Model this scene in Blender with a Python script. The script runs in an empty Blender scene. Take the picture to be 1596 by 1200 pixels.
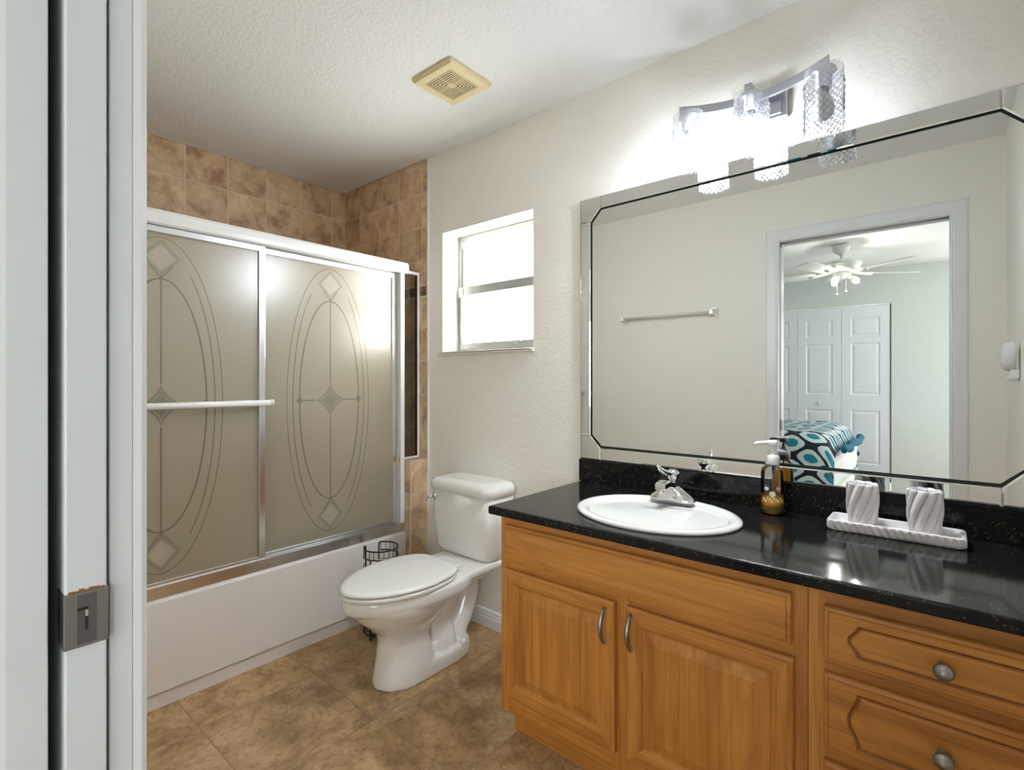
import bpy, bmesh, math, random
from mathutils import Vector, Matrix
random.seed(7)
PI = math.pi
S = bpy.context.scene
COL = S.collection

# ---------------------------------------------------------------- camera
CAM_H = 1.219
YAW = math.radians(40.22)
cam_d = bpy.data.cameras.new('camera')
cam = bpy.data.objects.new('camera', cam_d); COL.objects.link(cam)
cam_d.sensor_width = 36.0
cam_d.sensor_fit = 'HORIZONTAL'
cam_d.lens = 36.0 * 796.8 / 1596.0
cam_d.shift_y = -8.0 / 1596.0
cam_d.clip_start = 0.01
cam.location = (0, 0, CAM_H)
cam.rotation_euler = (PI / 2, 0, YAW - PI / 2)
S.camera = cam

# ---------------------------------------------------------------- world / exposure
S.view_settings.view_transform = 'Standard'
S.view_settings.look = 'None'
S.view_settings.gamma = 1.0
S.view_settings.use_curve_mapping = False
S.view_settings.exposure = 0.52
SKY = 9.0           # daylight strength
WINDOW = 9.5        # daylight glowing through the obscure glass of window_1
w = bpy.data.worlds.new('daylight'); S.world = w
w.use_nodes = True
wn = w.node_tree; wn.nodes.clear()
_o = wn.nodes.new('ShaderNodeOutputWorld'); _b = wn.nodes.new('ShaderNodeBackground')
_t = wn.nodes.new('ShaderNodeTexCoord'); _s = wn.nodes.new('ShaderNodeSeparateXYZ'); _r = wn.nodes.new('ShaderNodeValToRGB')
_r.color_ramp.elements[0].position = 0.40; _r.color_ramp.elements[0].color = (0.62, 0.64, 0.62, 1)
_r.color_ramp.elements[1].position = 0.58; _r.color_ramp.elements[1].color = (0.94, 0.955, 1.0, 1)
_m = wn.nodes.new('ShaderNodeMapRange'); _m.inputs[1].default_value = -1; _m.inputs[2].default_value = 1
wn.links.new(_t.outputs['Generated'], _s.inputs[0]); wn.links.new(_s.outputs[2], _m.inputs[0])
wn.links.new(_m.outputs[0], _r.inputs[0]); wn.links.new(_r.outputs[0], _b.inputs[0]); wn.links.new(_b.outputs[0], _o.inputs[0])
_b.inputs[1].default_value = SKY
BULB = 2100.0          # vanity bulbs, emission strength
FANBULB = 160.0      # bedroom fan bulbs
S.cycles.max_bounces = 10; S.cycles.diffuse_bounces = 6; S.cycles.glossy_bounces = 6
S.cycles.transmission_bounces = 8; S.cycles.transparent_max_bounces = 16
S.cycles.sample_clamp_indirect = 12.0
S.cycles.caustics_reflective = False; S.cycles.caustics_refractive = False
S.cycles.use_denoising = True

def portal(name, loc, rot, sx, sy):
    l = bpy.data.lights.new(name, 'AREA'); l.shape = 'RECTANGLE'; l.size = sx; l.size_y = sy
    l.cycles.is_portal = True
    o = bpy.data.objects.new(name, l); COL.objects.link(o); o.location = loc; o.rotation_euler = rot
portal('bedroom_window_portal', (-2.1, -1.56, 1.45), (PI / 2, 0, 0), 1.0, 1.3)         # daylight entering by the bedroom window
portal('added_side_opening_portal', (-3.26, -.78, 1.45), (0, -PI / 2, 0), 1.3, 1.16)  # unseen side opening, added to bring more daylight into the bathroom

# ---------------------------------------------------------------- node helpers
def srgb(r, g, b):
    f = lambda c: (c / 12.92) if c <= 0.04045 else ((c + 0.055) / 1.055) ** 2.4
    return (f(r / 255), f(g / 255), f(b / 255), 1)

class NT:
    """tiny expression builder for shader node trees"""
    def __init__(s, name):
        s.m = bpy.data.materials.new(name); s.m.use_nodes = True
        s.t = s.m.node_tree; s.t.nodes.clear()
        s.out = s.t.nodes.new('ShaderNodeOutputMaterial')
    def n(s, k): return s.t.nodes.new(k)
    def l(s, a, b): s.t.links.new(a, b)
    def put(s, sock, v):
        if hasattr(v, 'default_value') and hasattr(v, 'links'): s.l(v, sock)
        else: sock.default_value = v
    def math(s, op, a, b=None, c=None):
        n = s.n('ShaderNodeMath'); n.operation = op
        s.put(n.inputs[0], a)
        if b is not None: s.put(n.inputs[1], b)
        if c is not None: s.put(n.inputs[2], c)
        return n.outputs[0]
    def add(s, a, b): return s.math('ADD', a, b)
    def sub(s, a, b): return s.math('SUBTRACT', a, b)
    def mul(s, a, b): return s.math('MULTIPLY', a, b)
    def div(s, a, b): return s.math('DIVIDE', a, b)
    def lt(s, a, b): return s.math('LESS_THAN', a, b)
    def gt(s, a, b): return s.math('GREATER_THAN', a, b)
    def ab(s, a): return s.math('ABSOLUTE', a)
    def mx(s, a, b): return s.math('MAXIMUM', a, b)
    def mn(s, a, b): return s.math('MINIMUM', a, b)
    def xyz(s, v):
        n = s.n('ShaderNodeSeparateXYZ'); s.l(v, n.inputs[0]); return n.outputs
    def comb(s, x, y, z):
        n = s.n('ShaderNodeCombineXYZ')
        for i, q in enumerate((x, y, z)): s.put(n.inputs[i], q)
        return n.outputs[0]
    def pos(s): return s.n('ShaderNodeNewGeometry').outputs['Position']
    def obj(s): return s.n('ShaderNodeTexCoord').outputs['Object']
    def scale(s, v, k):
        n = s.n('ShaderNodeVectorMath'); n.operation = 'MULTIPLY'; s.l(v, n.inputs[0]); n.inputs[1].default_value = k; return n.outputs[0]
    def noise(s, v, sc, det=4, rough=.55, dist=0):
        n = s.n('ShaderNodeTexNoise'); s.l(v, n.inputs['Vector']); n.inputs['Scale'].default_value = sc
        n.inputs['Detail'].default_value = det; n.inputs['Roughness'].default_value = rough; n.inputs['Distortion'].default_value = dist
        return n.outputs[0]
    def voro(s, v, sc, feat='F1'):
        n = s.n('ShaderNodeTexVoronoi'); n.feature = feat; s.l(v, n.inputs['Vector']); n.inputs['Scale'].default_value = sc
        return n.outputs
    def ramp(s, f, stops):
        n = s.n('ShaderNodeValToRGB'); s.l(f, n.inputs[0]); e = n.color_ramp.elements
        e[0].position, e[0].color = stops[0]; e[1].position, e[1].color = stops[-1]
        for p, c in stops[1:-1]:
            q = e.new(p); q.color = c
        return n.outputs[0]
    def mix(s, f, a, b):
        n = s.n('ShaderNodeMix'); n.data_type = 'RGBA'; s.put(n.inputs[0], f); s.put(n.inputs[6], a); s.put(n.inputs[7], b)
        return n.outputs[2]
    def bump(s, h, strength=.3, dist=.002):
        n = s.n('ShaderNodeBump'); n.inputs['Strength'].default_value = strength; n.inputs['Distance'].default_value = dist
        s.l(h, n.inputs['Height']); return n.outputs[0]
    def bsdf(s, color=(.8, .8, .8, 1), rough=.5, metal=0, normal=None, **kw):
        n = s.n('ShaderNodeBsdfPrincipled'); s.put(n.inputs['Base Color'], color); s.put(n.inputs['Roughness'], rough)
        s.put(n.inputs['Metallic'], metal)
        if normal is not None: s.l(normal, n.inputs['Normal'])
        for k, v in kw.items(): s.put(n.inputs[k.replace('_', ' ')], v)
        return n.outputs[0]
    def shader(s, k, **kw):
        n = s.n('ShaderNodeBsdf' + k)
        for a, v in kw.items(): s.put(n.inputs[a], v)
        return n.outputs[0]
    def mixsh(s, f, a, b):
        n = s.n('ShaderNodeMixShader'); s.put(n.inputs[0], f); s.l(a, n.inputs[1]); s.l(b, n.inputs[2]); return n.outputs[0]
    def end(s, sh): s.l(sh, s.out.inputs[0]); return s.m

def plain(name, col, rough=.5, metal=0, **kw):
    t = NT(name); return t.end(t.bsdf(col, rough, metal, **kw))

def emit(name, col, st):
    t = NT(name); n = t.n('ShaderNodeEmission'); n.inputs[0].default_value = col; n.inputs[1].default_value = st
    return t.end(n.outputs[0])

# ---------------------------------------------------------------- materials
def textured_paint(name, col, sc, strength, dist=.0025, rough=.75):
    t = NT(name); p = t.pos()
    a = t.noise(p, sc, 3, .5, .6); b = t.noise(p, sc * 3.3, 2, .5)
    h = t.add(t.ramp(a, [(.42, (0, 0, 0, 1)), (.58, (1, 1, 1, 1))]), t.mul(b, .35))
    v = t.noise(p, 1.3, 2)
    c = t.mix(t.mul(v, .25), col, tuple(q * .93 for q in col[:3]) + (1,))
    return t.end(t.bsdf(c, rough, 0, t.bump(h, strength, dist)))
M = {}
M['wall'] = textured_paint('cream_wall_paint', srgb(239, 236, 228), 58, .24)
M['ceiling'] = textured_paint('white_ceiling_paint', srgb(240, 240, 239), 75, .36, .003)
M['bedwall'] = textured_paint('pale_green_paint', srgb(222, 228, 224), 42, .18)
M['trim'] = plain('white_gloss_paint', srgb(232, 233, 234), .33)
M['jamb'] = plain('white_jamb_paint', srgb(214, 217, 220), .4)
M['doorpaint'] = plain('white_door_paint', srgb(238, 241, 248), .4)
M['carpet'] = textured_paint('beige_carpet', srgb(190, 178, 160), 300, .6, .004, .95)
M['porcelain'] = plain('white_porcelain', srgb(236, 235, 231), .08, Coat_Weight=.3, Coat_Roughness=.03)
M['seat'] = plain('white_seat_plastic', srgb(238, 238, 235), .18)
M['tub'] = plain('white_tub_enamel', srgb(242, 238, 236), .2)
M['chrome'] = plain('chrome', (.80, .81, .83, 1), .07, 1)
M['nickel'] = plain('brushed_nickel', (.34, .325, .31, 1), .3, 1)
M['fixture'] = plain('satin_fixture_metal', (.50, .51, .56, 1), .28, 1)
M['alu'] = plain('bright_shower_aluminium', (.86, .86, .87, 1), .24, 1)
M['whitealu'] = plain('white_enamel_aluminium', srgb(243, 243, 243), .25)
M['greyalu'] = plain('grey_window_aluminium', (.46, .48, .48, 1), .4, .7)
M['black'] = plain('black_wire', srgb(30, 24, 22), .4)
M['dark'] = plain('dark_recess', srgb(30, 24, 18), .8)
M['vent'] = plain('aged_cream_plastic', srgb(226, 206, 160), .5)
M['paper'] = plain('white_tissue_paper', srgb(238, 236, 230), .9)
M['white_plastic'] = plain('white_plastic', srgb(240, 240, 238), .35)
M['mirror'] = plain('mirror_silver', (.80, .815, .80, 1), .0, 1)
M['mirror_edge'] = plain('mirror_dark_edge', srgb(40, 52, 50), .2)
M['latchmetal'] = plain('old_latch_metal', (.33, .33, .32, 1), .42, 1)
M['rustwood'] = plain('chipped_bare_wood', srgb(150, 98, 50), .8)
M['brass'] = plain('brass', (.8, .6, .25, 1), .25, 1)
M['sheet'] = plain('white_cotton', srgb(228, 230, 226), .9)
M['teal'] = plain('teal_cotton', srgb(22, 96, 122), .9)
M['fanwhite'] = plain('fan_white_enamel', srgb(225, 228, 222), .4)
def led():
    t = NT('lit_bulb'); nz = t.xyz(t.n('ShaderNodeNewGeometry').outputs['True Normal'])[2]
    f = t.math('MULTIPLY_ADD', t.math('POWER', t.mx(t.mul(nz, -1.), 0.), 1.2), .44, .095)
    e = t.n('ShaderNodeEmission'); e.inputs[0].default_value = (.87, .93, 1.0, 1); t.l(t.mul(f, BULB), e.inputs[1]); return t.end(e.outputs[0])
M['bulb'] = led()      # LED bulb: strongest straight down
M['fanbulb'] = emit('lit_fan_bulb', (1, .96, .9, 1), FANBULB)
M['deadbulb'] = plain('unlit_frosted_bulb', srgb(235, 235, 232), .3)

def tile_mat(name, U, V, ou, ov, su, sv, gw, light, mid, dark, grout, msc=7., rough=.35, band=None, vein=False):
    """square ceramic tiles: U,V = axes 0..2 used on the surface"""
    t = NT(name); p = t.pos(); q = t.xyz(p)
    u = t.div(t.sub(q[U], ou), su); v = t.div(t.sub(q[V], ov), sv)
    fu = t.math('FRACT', u); fv = t.math('FRACT', v)
    du = t.mul(t.mn(fu, t.sub(1., fu)), su); dv = t.mul(t.mn(fv, t.sub(1., fv)), sv)
    d = t.mn(du, dv)
    g = t.lt(d, gw)
    idx = t.comb(t.math('FLOOR', u), t.math('FLOOR', v), 0)
    wn_ = t.n('ShaderNodeTexWhiteNoise'); t.l(idx, wn_.inputs['Vector'])
    off = t.n('ShaderNodeVectorMath'); off.operation = 'MULTIPLY_ADD'; t.l(wn_.outputs['Color'], off.inputs[0]); off.inputs[1].default_value = (9, 9, 9); t.l(p, off.inputs[2])
    a = t.noise(off.outputs[0], msc, 8, .68, .35)
    c = t.ramp(a, [(.36, dark), (.49, mid), (.62, light)])
    if vein:
        b = t.noise(off.outputs[0], msc * .9, 5, .6, 2.2)
        line = t.ab(t.sub(b, .5)); c = t.mix(t.mul(t.sub(1., t.math('MINIMUM', t.mul(line, 38.), 1.)), .55), c, srgb(104, 74, 46))
        b2 = t.noise(off.outputs[0], msc * 2.6, 4, .6, 1.)
        c = t.mix(t.ramp(b2, [(.5, (0, 0, 0, 1)), (.75, (.55, .55, .55, 1))]), c, mid)
    tone = t.math('MULTIPLY_ADD', wn_.outputs['Value'], .16, .92)
    c = t.mix(1., c, c)
    hs = t.n('ShaderNodeHueSaturation'); t.l(tone, hs.inputs['Value']); t.l(c, hs.inputs['Color']); c = hs.outputs[0]
    if band:
        z0, z1 = band; inb = t.mul(t.gt(q[2], z0), t.lt(q[2], z1))
        bu = t.div(q[U], .0508); bi = t.comb(t.math('FLOOR', bu), 3.3, t.gt(q[2], (z0 + z1) / 2)); w2 = t.n('ShaderNodeTexWhiteNoise'); t.l(bi, w2.inputs['Vector'])
        bc = t.ramp(w2.outputs['Value'], [(.0, srgb(92, 66, 46)), (.35, srgb(126, 104, 84)), (.7, srgb(142, 66, 44)), (1., srgb(150, 130, 104))])
        c = t.mix(inb, c, bc)
        fb = t.math('FRACT', bu); gb = t.mx(t.lt(t.mn(fb, t.sub(1., fb)), .03), t.lt(t.mn(t.ab(t.sub(q[2], z0)), t.ab(t.sub(q[2], z1))), gw))
        g = t.mix(inb, g, gb)
        gz = t.lt(t.mn(t.ab(t.sub(q[2], z0)), t.ab(t.sub(q[2], z1))), gw); g = t.mx(g, gz)
    c = t.mix(g, c, grout)
    h = t.add(t.math('MINIMUM', t.div(d, gw * 1.8), 1.), t.mul(a, .06))
    r = t.math('MULTIPLY_ADD', g, .45, rough)
    return t.end(t.bsdf(c, r, 0, t.bump(h, .55, .002)))
TL, TM, TD, TG = srgb(232, 206, 172), srgb(216, 184, 148), srgb(176, 140, 110), srgb(232, 214, 188)
TS = .2065
M['tile_back'] = tile_mat('tan_wall_tile_back', 0, 2, 1.7525, 2.4395, TS, TS * .9, .0022, TL, TM, TD, TG, 9., band=(1.684, 1.742))
M['tile_side'] = tile_mat('tan_wall_tile_side', 1, 2, 2.2225, 2.4395, .2015, TS * .9, .0022, TL, TM, TD, TG, 9., band=(1.684, 1.742))
M['tile_pier_front'] = tile_mat('tan_tile_pier_front', 0, 2, 1.735, .61, .2065, .2065, .0022, TL, TM, TD, srgb(205, 190, 165), 9.)
M['tile_pier_side'] = tile_mat('tan_tile_pier_side', 1, 2, 2.176, .61, .2065, .2065, .0022, TL, TM, TD, srgb(205, 190, 165), 9.)
M['tile_pier_top'] = tile_mat('tan_tile_pier_top', 0, 1, 1.735, 2.176, .2065, .2065, .0022, TL, TM, TD, srgb(205, 190, 165), 9.)
M['floor'] = tile_mat('brown_floor_tile', 0, 1, 1.09, 1.56, .43, .43, .0024, srgb(204, 174, 130), srgb(180, 148, 106), srgb(146, 114, 78), srgb(160, 136, 102), 7., .38, vein=True)

def oak(name, ax):
    """oak with the grain running along axis ax"""
    t = NT(name); p = t.obj()
    k = [22., 22., 22.]; k[ax] = 1.1
    k2 = [150., 150., 150.]; k2[ax] = 4.
    big = [3.2, 3.2, 3.2]; big[ax] = .8
    a = t.noise(t.scale(p, k), 1., 4, .6, .6); b = t.noise(t.scale(p, k2), 1., 2, .5); g = t.noise(t.scale(p, big), 1., 2, .5, .8)
    rings = t.math('FRACT', t.mul(t.add(g, t.mul(a, .12)), 9.))
    c = t.ramp(a, [(.25, srgb(150, 92, 34)), (.5, srgb(184, 122, 52)), (.75, srgb(202, 142, 68))])
    c = t.mix(t.mul(t.ramp(rings, [(.0, (1, 1, 1, 1)), (.25, (0, 0, 0, 1)), (.9, (0, 0, 0, 1)), (1., (1, 1, 1, 1))]), .28), c, srgb(140, 80, 26))
    c = t.mix(t.mul(t.ramp(b, [(.52, (0, 0, 0, 1)), (.68, (1, 1, 1, 1))]), .35), c, srgb(128, 74, 24))
    return t.end(t.bsdf(c, .36, 0, t.bump(b, .12, .001), Coat_Weight=.15, Coat_Roughness=.2))
M['oak_v'] = oak('honey_oak_vertical_grain', 2)
M['oak_h'] = oak('honey_oak_horizontal_grain', 1)
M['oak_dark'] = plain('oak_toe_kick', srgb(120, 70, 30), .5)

def granite():
    t = NT('black_speckled_granite'); p = t.pos()
    v = t.voro(p, 210.); n = t.noise(p, 60., 4, .6); n2 = t.noise(p, 16., 3)
    k = t.mul(t.lt(v[0], .34), t.gt(n, .56))
    c = t.mix(k, srgb(13, 13, 14), srgb(88, 84, 74))
    v2 = t.voro(p, 90.); k2 = t.mul(t.lt(v2[0], .25), t.gt(n2, .6))
    c = t.mix(k2, c, srgb(92, 74, 50))
    c = t.mix(t.mul(n2, .5), c, srgb(30, 29, 27))
    return t.end(t.bsdf(c, .1, 0, None, Specular_IOR_Level=.25))
M['granite'] = granite()

def frosted_pattern(name, cx, cz):
    """obscure shower glass with a clear etched oval and lozenges, in the pane's own coordinates"""
    t = NT(name); q = t.xyz(t.obj()); x = t.sub(q[0], cx); z = t.sub(q[2], cz)
    ax, az = t.ab(x), t.ab(z)
    def oval(a, b, wd, zmax=None, zmin=None):
        r = t.math('SQRT', t.add(t.math('POWER', t.div(ax, a), 2.), t.math('POWER', t.div(az, b), 2.)))
        # distance to the curve ~ (r-1)/|grad r|
        gx = t.div(ax, a * a); gz = t.div(az, b * b); gl = t.div(t.math('SQRT', t.add(t.mul(gx, gx), t.mul(gz, gz))), t.mx(r, .01))
        m = t.lt(t.div(t.ab(t.sub(r, 1.)), t.mx(gl, .01)), wd)
        if zmax is not None: m = t.mul(m, t.lt(az, zmax))
        if zmin is not None: m = t.mul(m, t.gt(az, zmin))
        return m
    def loz(x0, z0, rx, rz, inner=None, pw=.72):
        dx = t.div(t.ab(t.sub(ax, x0)) if x0 else ax, rx); dz = t.div(t.ab(t.sub(az, z0)) if z0 else az, rz)
        f = t.add(t.math('POWER', dx, pw), t.math('POWER', dz, pw))
        m = t.lt(f, 1.)
        if inner: m = t.mul(m, t.gt(f, inner))
        return m
    parts = [oval(.155, .475, .0030), oval(.186, .585, .0024, .50), oval(.214, .63, .0022),
             loz(0, 0, .078, .082, .80), loz(0, 0, .050, .056), loz(.153, 0, .022, .026, .6), loz(.153, 0, .010, .012),
             loz(0, .555, .066, .070, .78, 1.), loz(0, .555, .044, .048, None, 1.),
             t.mul(t.lt(ax, .0032), t.mul(t.gt(az, .082), t.lt(az, .49))),
             t.mul(t.lt(az, .0028), t.mul(t.gt(ax, .078), t.lt(ax, .131))),
             t.mul(t.lt(t.ab(t.sub(ax, t.mul(t.sub(az, .475), .75))), .0036), t.mul(t.gt(az, .475), t.lt(az, .525)))]
    wts = [.55, .48, .44, .32, .34, .4, .5, .24, .0, .5, .5, .4]
    m = t.mul(parts[0], wts[0])
    for s_, w_ in zip(parts[1:], wts[1:]): m = t.mx(m, t.mul(s_, w_))
    tint = srgb(205, 196, 172)
    fr = t.mixsh(.42, t.shader('Translucent', Color=tint), t.shader('Refraction', Color=tint, Roughness=.55, IOR=1.2))
    fr = t.mixsh(.50, fr, t.shader('Diffuse', Color=srgb(214, 204, 178)))
    fn = t.n('ShaderNodeFresnel'); fn.inputs[0].default_value = 1.5
    fr = t.mixsh(.10, fr, t.shader('Glossy', Color=(1, 1, 1, 1), Roughness=.27))
    fr = t.mixsh(t.mul(loz(0, .555, .044, .048, None, 1.), .22), fr, t.shader('Diffuse', Color=srgb(240, 236, 226)))
    cl = t.mixsh(fn.outputs[0], t.shader('Transparent', Color=(.86, .85, .80, 1)), t.shader('Glossy', Color=(1, 1, 1, 1), Roughness=.02))
    return t.end(t.mixsh(m, fr, cl))

def thin_glass(name, tint, refl=1., rough=.01):
    t = NT(name); fn = t.n('ShaderNodeFresnel'); fn.inputs[0].default_value = 1.45
    return t.end(t.mixsh(t.mul(fn.outputs[0], refl), t.shader('Transparent', Color=tint), t.shader('Glossy', Color=(1, 1, 1, 1), Roughness=rough)))
M['tinted_glass'] = thin_glass('bronze_tinted_glass', (.80, .78, .70, 1))
M['clear_plastic'] = thin_glass('clear_plastic', (.90, .92, .92, 1))
M['chain_white'] = plain('pull_chain', srgb(240, 240, 235), .4)

def crystal():
    t = NT('cut_crystal'); fn = t.n('ShaderNodeFresnel'); fn.inputs[0].default_value = 1.6
    a = t.mixsh(.05, t.shader('Transparent', Color=(.97, .98, 1, 1)), t.shader('Translucent', Color=(.95, .96, 1, 1)))
    return t.end(t.mixsh(t.mx(fn.outputs[0], .12), a, t.shader('Glossy', Color=(1, 1, 1, 1), Roughness=.08)))
M['crystal'] = crystal()
def crystal_groove():
    t = NT('cut_crystal_groove'); a = t.mixsh(.25, t.shader('Transparent', Color=(.70, .72, .76, 1)), t.shader('Diffuse', Color=(.75, .76, .80, 1)))
    return t.end(t.mixsh(.15, a, t.shader('Glossy', Color=(1, 1, 1, 1), Roughness=.08)))
M['crystal_groove'] = crystal_groove()  # darker tint put into the groove colour, standing in for dark refraction lines
def crystal_rim():
    t = NT('ribbed_crystal_rim'); a = t.mixsh(.28, t.shader('Transparent', Color=(.93, .94, .97, 1)), t.shader('Diffuse', Color=(.85, .86, .9, 1)))
    return t.end(t.mixsh(.14, a, t.shader('Glossy', Color=(1, 1, 1, 1), Roughness=.08)))
M['crystal_rim'] = crystal_rim()

def winglass():
    """obscure glass, lit through by the daylight outside"""
    t = NT('obscure_window_glass'); e = t.n('ShaderNodeEmission'); e.inputs[0].default_value = (.965, 1, .955, 1); e.inputs[1].default_value = WINDOW
    return t.end(t.mixsh(.06, e.outputs[0], t.shader('Glossy', Color=(1, 1, 1, 1), Roughness=.25)))
M['winglass'] = winglass()

def ceramic_wave():
    t = NT('white_veined_ceramic')
    return t.end(t.bsdf(srgb(226, 222, 222), .3))
M['ceramic'] = ceramic_wave()
M['groovegrey'] = plain('grey_groove', srgb(178, 174, 176), .4)  # grey colour of the narrow bands in the tumbler grooves

def quilt():
    t = NT('teal_ogee_quilt'); uv = t.n('ShaderNodeUVMap'); uv.uv_map = 'pattern'; q = t.xyz(uv.outputs[0])
    a = t.mul(q[0], 2 * PI / .21); b = t.mul(q[1], 2 * PI / .27)
    wob = t.mul(t.noise(uv.outputs[0], 40., 2), .25)
    F = t.add(t.math('COSINE', a), t.math('COSINE', b))
    G = t.ab(F)
    navy = t.lt(t.add(G, wob), .56)
    teal = t.gt(t.add(G, wob), 1.58)
    c = t.mix(teal, srgb(206, 222, 224), srgb(30, 128, 150))
    c = t.mix(navy, c, srgb(24, 26, 44))
    return t.end(t.bsdf(c, .85))
M['quilt'] = quilt()

# ---------------------------------------------------------------- mesh helpers
class MB:
    def __init__(s): s.b = bmesh.new(); s.mi = 0
    def face(s, vs, smooth=False):
        try: f = s.b.faces.new(vs)
        except ValueError: return None
        f.material_index = s.mi; f.smooth = smooth; return f
    def box(s, x0, x1, y0, y1, z0, z1, bevel=0, seg=2):
        o = bmesh.new(); bmesh.ops.create_cube(o, size=1)
        for v in o.verts: v.co = Vector(((x0 + x1) / 2 + v.co.x * (x1 - x0), (y0 + y1) / 2 + v.co.y * (y1 - y0), (z0 + z1) / 2 + v.co.z * (z1 - z0)))
        if bevel: bmesh.ops.bevel(o, geom=o.edges[:], offset=bevel, segments=seg, profile=.5, affect='EDGES')
        s.merge(o); return s
    def merge(s, o, mat=None, smooth=None):
        mp = {}
        for v in o.verts: mp[v] = s.b.verts.new(mat @ v.co if mat else v.co)
        for f in o.faces:
            g = s.face([mp[v] for v in f.verts]); 
            if g: g.smooth = f.smooth if smooth is None else smooth
        o.free()
    def loft(s, loops, closed=True, cap0=True, cap1=True, smooth=True, mats=None):
        rows = [[s.b.verts.new(p) for p in L] for L in loops]; n = len(rows[0])
        for a, b in zip(rows, rows[1:]):
            for i in range(n if closed else n - 1):
                f = s.face([a[i], a[(i + 1) % n], b[(i + 1) % n], b[i]], smooth)
                if f and mats: f.material_index = mats[i % len(mats)]
        if cap0: s.face(rows[0][::-1], False)
        if cap1: s.face(rows[-1], False)
        return rows
    def tube(s, pts, r, n=10, closed=False, cap=True, smooth=True):
        pts = [Vector(p) for p in pts]; N = len(pts); loops = []; up = None
        for i, p in enumerate(pts):
            if closed: t = pts[(i + 1) % N] - pts[i - 1]
            else: t = pts[min(i + 1, N - 1)] - pts[max(i - 1, 0)]
            t.normalize()
            if up is None:
                up = Vector((0, 0, 1)) if abs(t.z) < .9 else Vector((1, 0, 0))
            up = (up - t * up.dot(t)); up.normalize(); si = t.cross(up)
            rr = r[i] if isinstance(r, (list, tuple)) else r
            loops.append([p + (up * math.cos(2 * PI * k / n) + si * math.sin(2 * PI * k / n)) * rr for k in range(n)])
        if closed: loops.append(loops[0]); cap = False
        s.loft(loops, True, cap, cap, smooth); return s
    def lathe(s, prof, c, n=32, cap0=True, cap1=True, axis='z', smooth=True):
        loops = []
        for r, h in prof:
            L = []
            for k in range(n):
                a = 2 * PI * k / n; x, y = r * math.cos(a), r * math.sin(a)
                L.append((c[0] + x, c[1] + y, c[2] + h) if axis == 'z' else ((c[0] + h, c[1] + x, c[2] + y) if axis == 'x' else (c[0] + y, c[1] + h, c[2] + x)))
            loops.append(L)
        s.loft(loops, True, cap0, cap1, smooth); return s
    def build(s, name, mats, parent=None, origin=None, smooth_angle=None, label=None):
        bmesh.ops.recalc_face_normals(s.b, faces=s.b.faces[:])
        org = Vector(origin) if origin else (wloc(parent) if parent else Vector((0, 0, 0)))
        bmesh.ops.translate(s.b, verts=s.b.verts[:], vec=-org)
        me = bpy.data.meshes.new(name); s.b.to_mesh(me); s.b.free()
        for m in (mats if isinstance(mats, (list, tuple)) else [mats]): me.materials.append(m)
        o = bpy.data.objects.new(name, me); COL.objects.link(o)
        if parent:
            o.parent = parent; o.location = org - wloc(parent)
        else: o.location = org
        if smooth_angle: me.shade_smooth() if False else None
        if label: o['label'] = label
        return o

def wloc(o):
    v = Vector((0, 0, 0))
    while o: v += Vector(o.location); o = o.parent
    return v
def tag(o, label, cat, group=None):
    o['label'] = label; o['category'] = cat
    if group: o['group'] = group
    return o
def thing(name, label, cat, loc, group=None):
    o = bpy.data.objects.new(name, None); COL.objects.link(o); o.location = loc; o.empty_display_size = .05
    return tag(o, label, cat, group)
def struct(name, mb, mats, parent=None):
    o = mb.build(name, mats, parent)
    if not parent: o['kind'] = 'structure'
    return o
def rrect(cx, cy, hx, hy, r, z, n=5):
    """rounded rectangle loop in a horizontal plane"""
    P = []
    for sx, sy, a0 in ((1, 1, 0), (-1, 1, PI / 2), (-1, -1, PI), (1, -1, 3 * PI / 2)):
        for k in range(n + 1):
            a = a0 + PI / 2 * k / n
            P.append((cx + sx * (hx - r) + r * math.cos(a), cy + sy * (hy - r) + r * math.sin(a), z))
    return P
def bevel_mod(o, w=.002, seg=2):
    m = o.modifiers.new('bevel', 'BEVEL'); m.width = w; m.segments = seg; m.limit_method = 'ANGLE'; m.angle_limit = math.radians(50); return o

# ---------------------------------------------------------------- room dimensions
W = 1.859           # vanity wall
YB = 2.992          # back wall of the tub alcove
YS = -.235          # wall at the right-hand end of the vanity
XD = .185           # bathroom face of the doorway wall
CZ = 2.44
YT = 2.176          # where the tiling starts on the vanity wall
JL, JR = .79, -.02  # door opening
DT = 2.08

# ---- floor, ceiling, walls
struct('floor', MB().box(.1, W + .02, YS - .02, YB + .02, -.05, 0), M['floor'])
struct('ceiling', MB().box(.1, W + .2, YS - .1, YB + .1, CZ, CZ + .06), M['ceiling'])
wy0, wy1, wz0, wz1 = 1.445, 2.06, 1.362, 2.006
b = MB()
for q in ((W, W + .2, YS - .1, wy0, 0, CZ), (W, W + .2, wy1, YB + .1, 0, CZ), (W, W + .2, wy0, wy1, 0, wz0), (W, W + .2, wy0, wy1, wz1, CZ)): b.box(*q)
bmesh.ops.remove_doubles(b.b, verts=b.b.verts[:], dist=1e-5)
struct('wall_right', b, M['wall'])
struct('wall_front', MB().box(XD - .1, W, YS - .1, YS, 0, CZ), M['wall'])
struct('wall_back', MB().box(XD, W, YB, YB + .1, 0, CZ), M['tile_back'])
struct('wall_alcove_right', MB().box(W - .008, W, YT, YB, .78, CZ), M['tile_side'])
struct('wall_alcove_left', MB().box(XD, XD + .008, 2.262, YB, .40, CZ), M['tile_side'])
b = MB(); b.box(W - .0105, W, YT - .007, YT, .0, CZ, .002); struct('trim_1', b, M['trim'])
b = MB(); b.box(XD + .008, W - .008, YB - .006, YB, CZ - .007, CZ); b.box(W - .014, W - .008, YT, YB, CZ - .007, CZ); struct('trim_2', b, plain('ceiling_caulk', srgb(205, 190, 172), .6))
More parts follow.
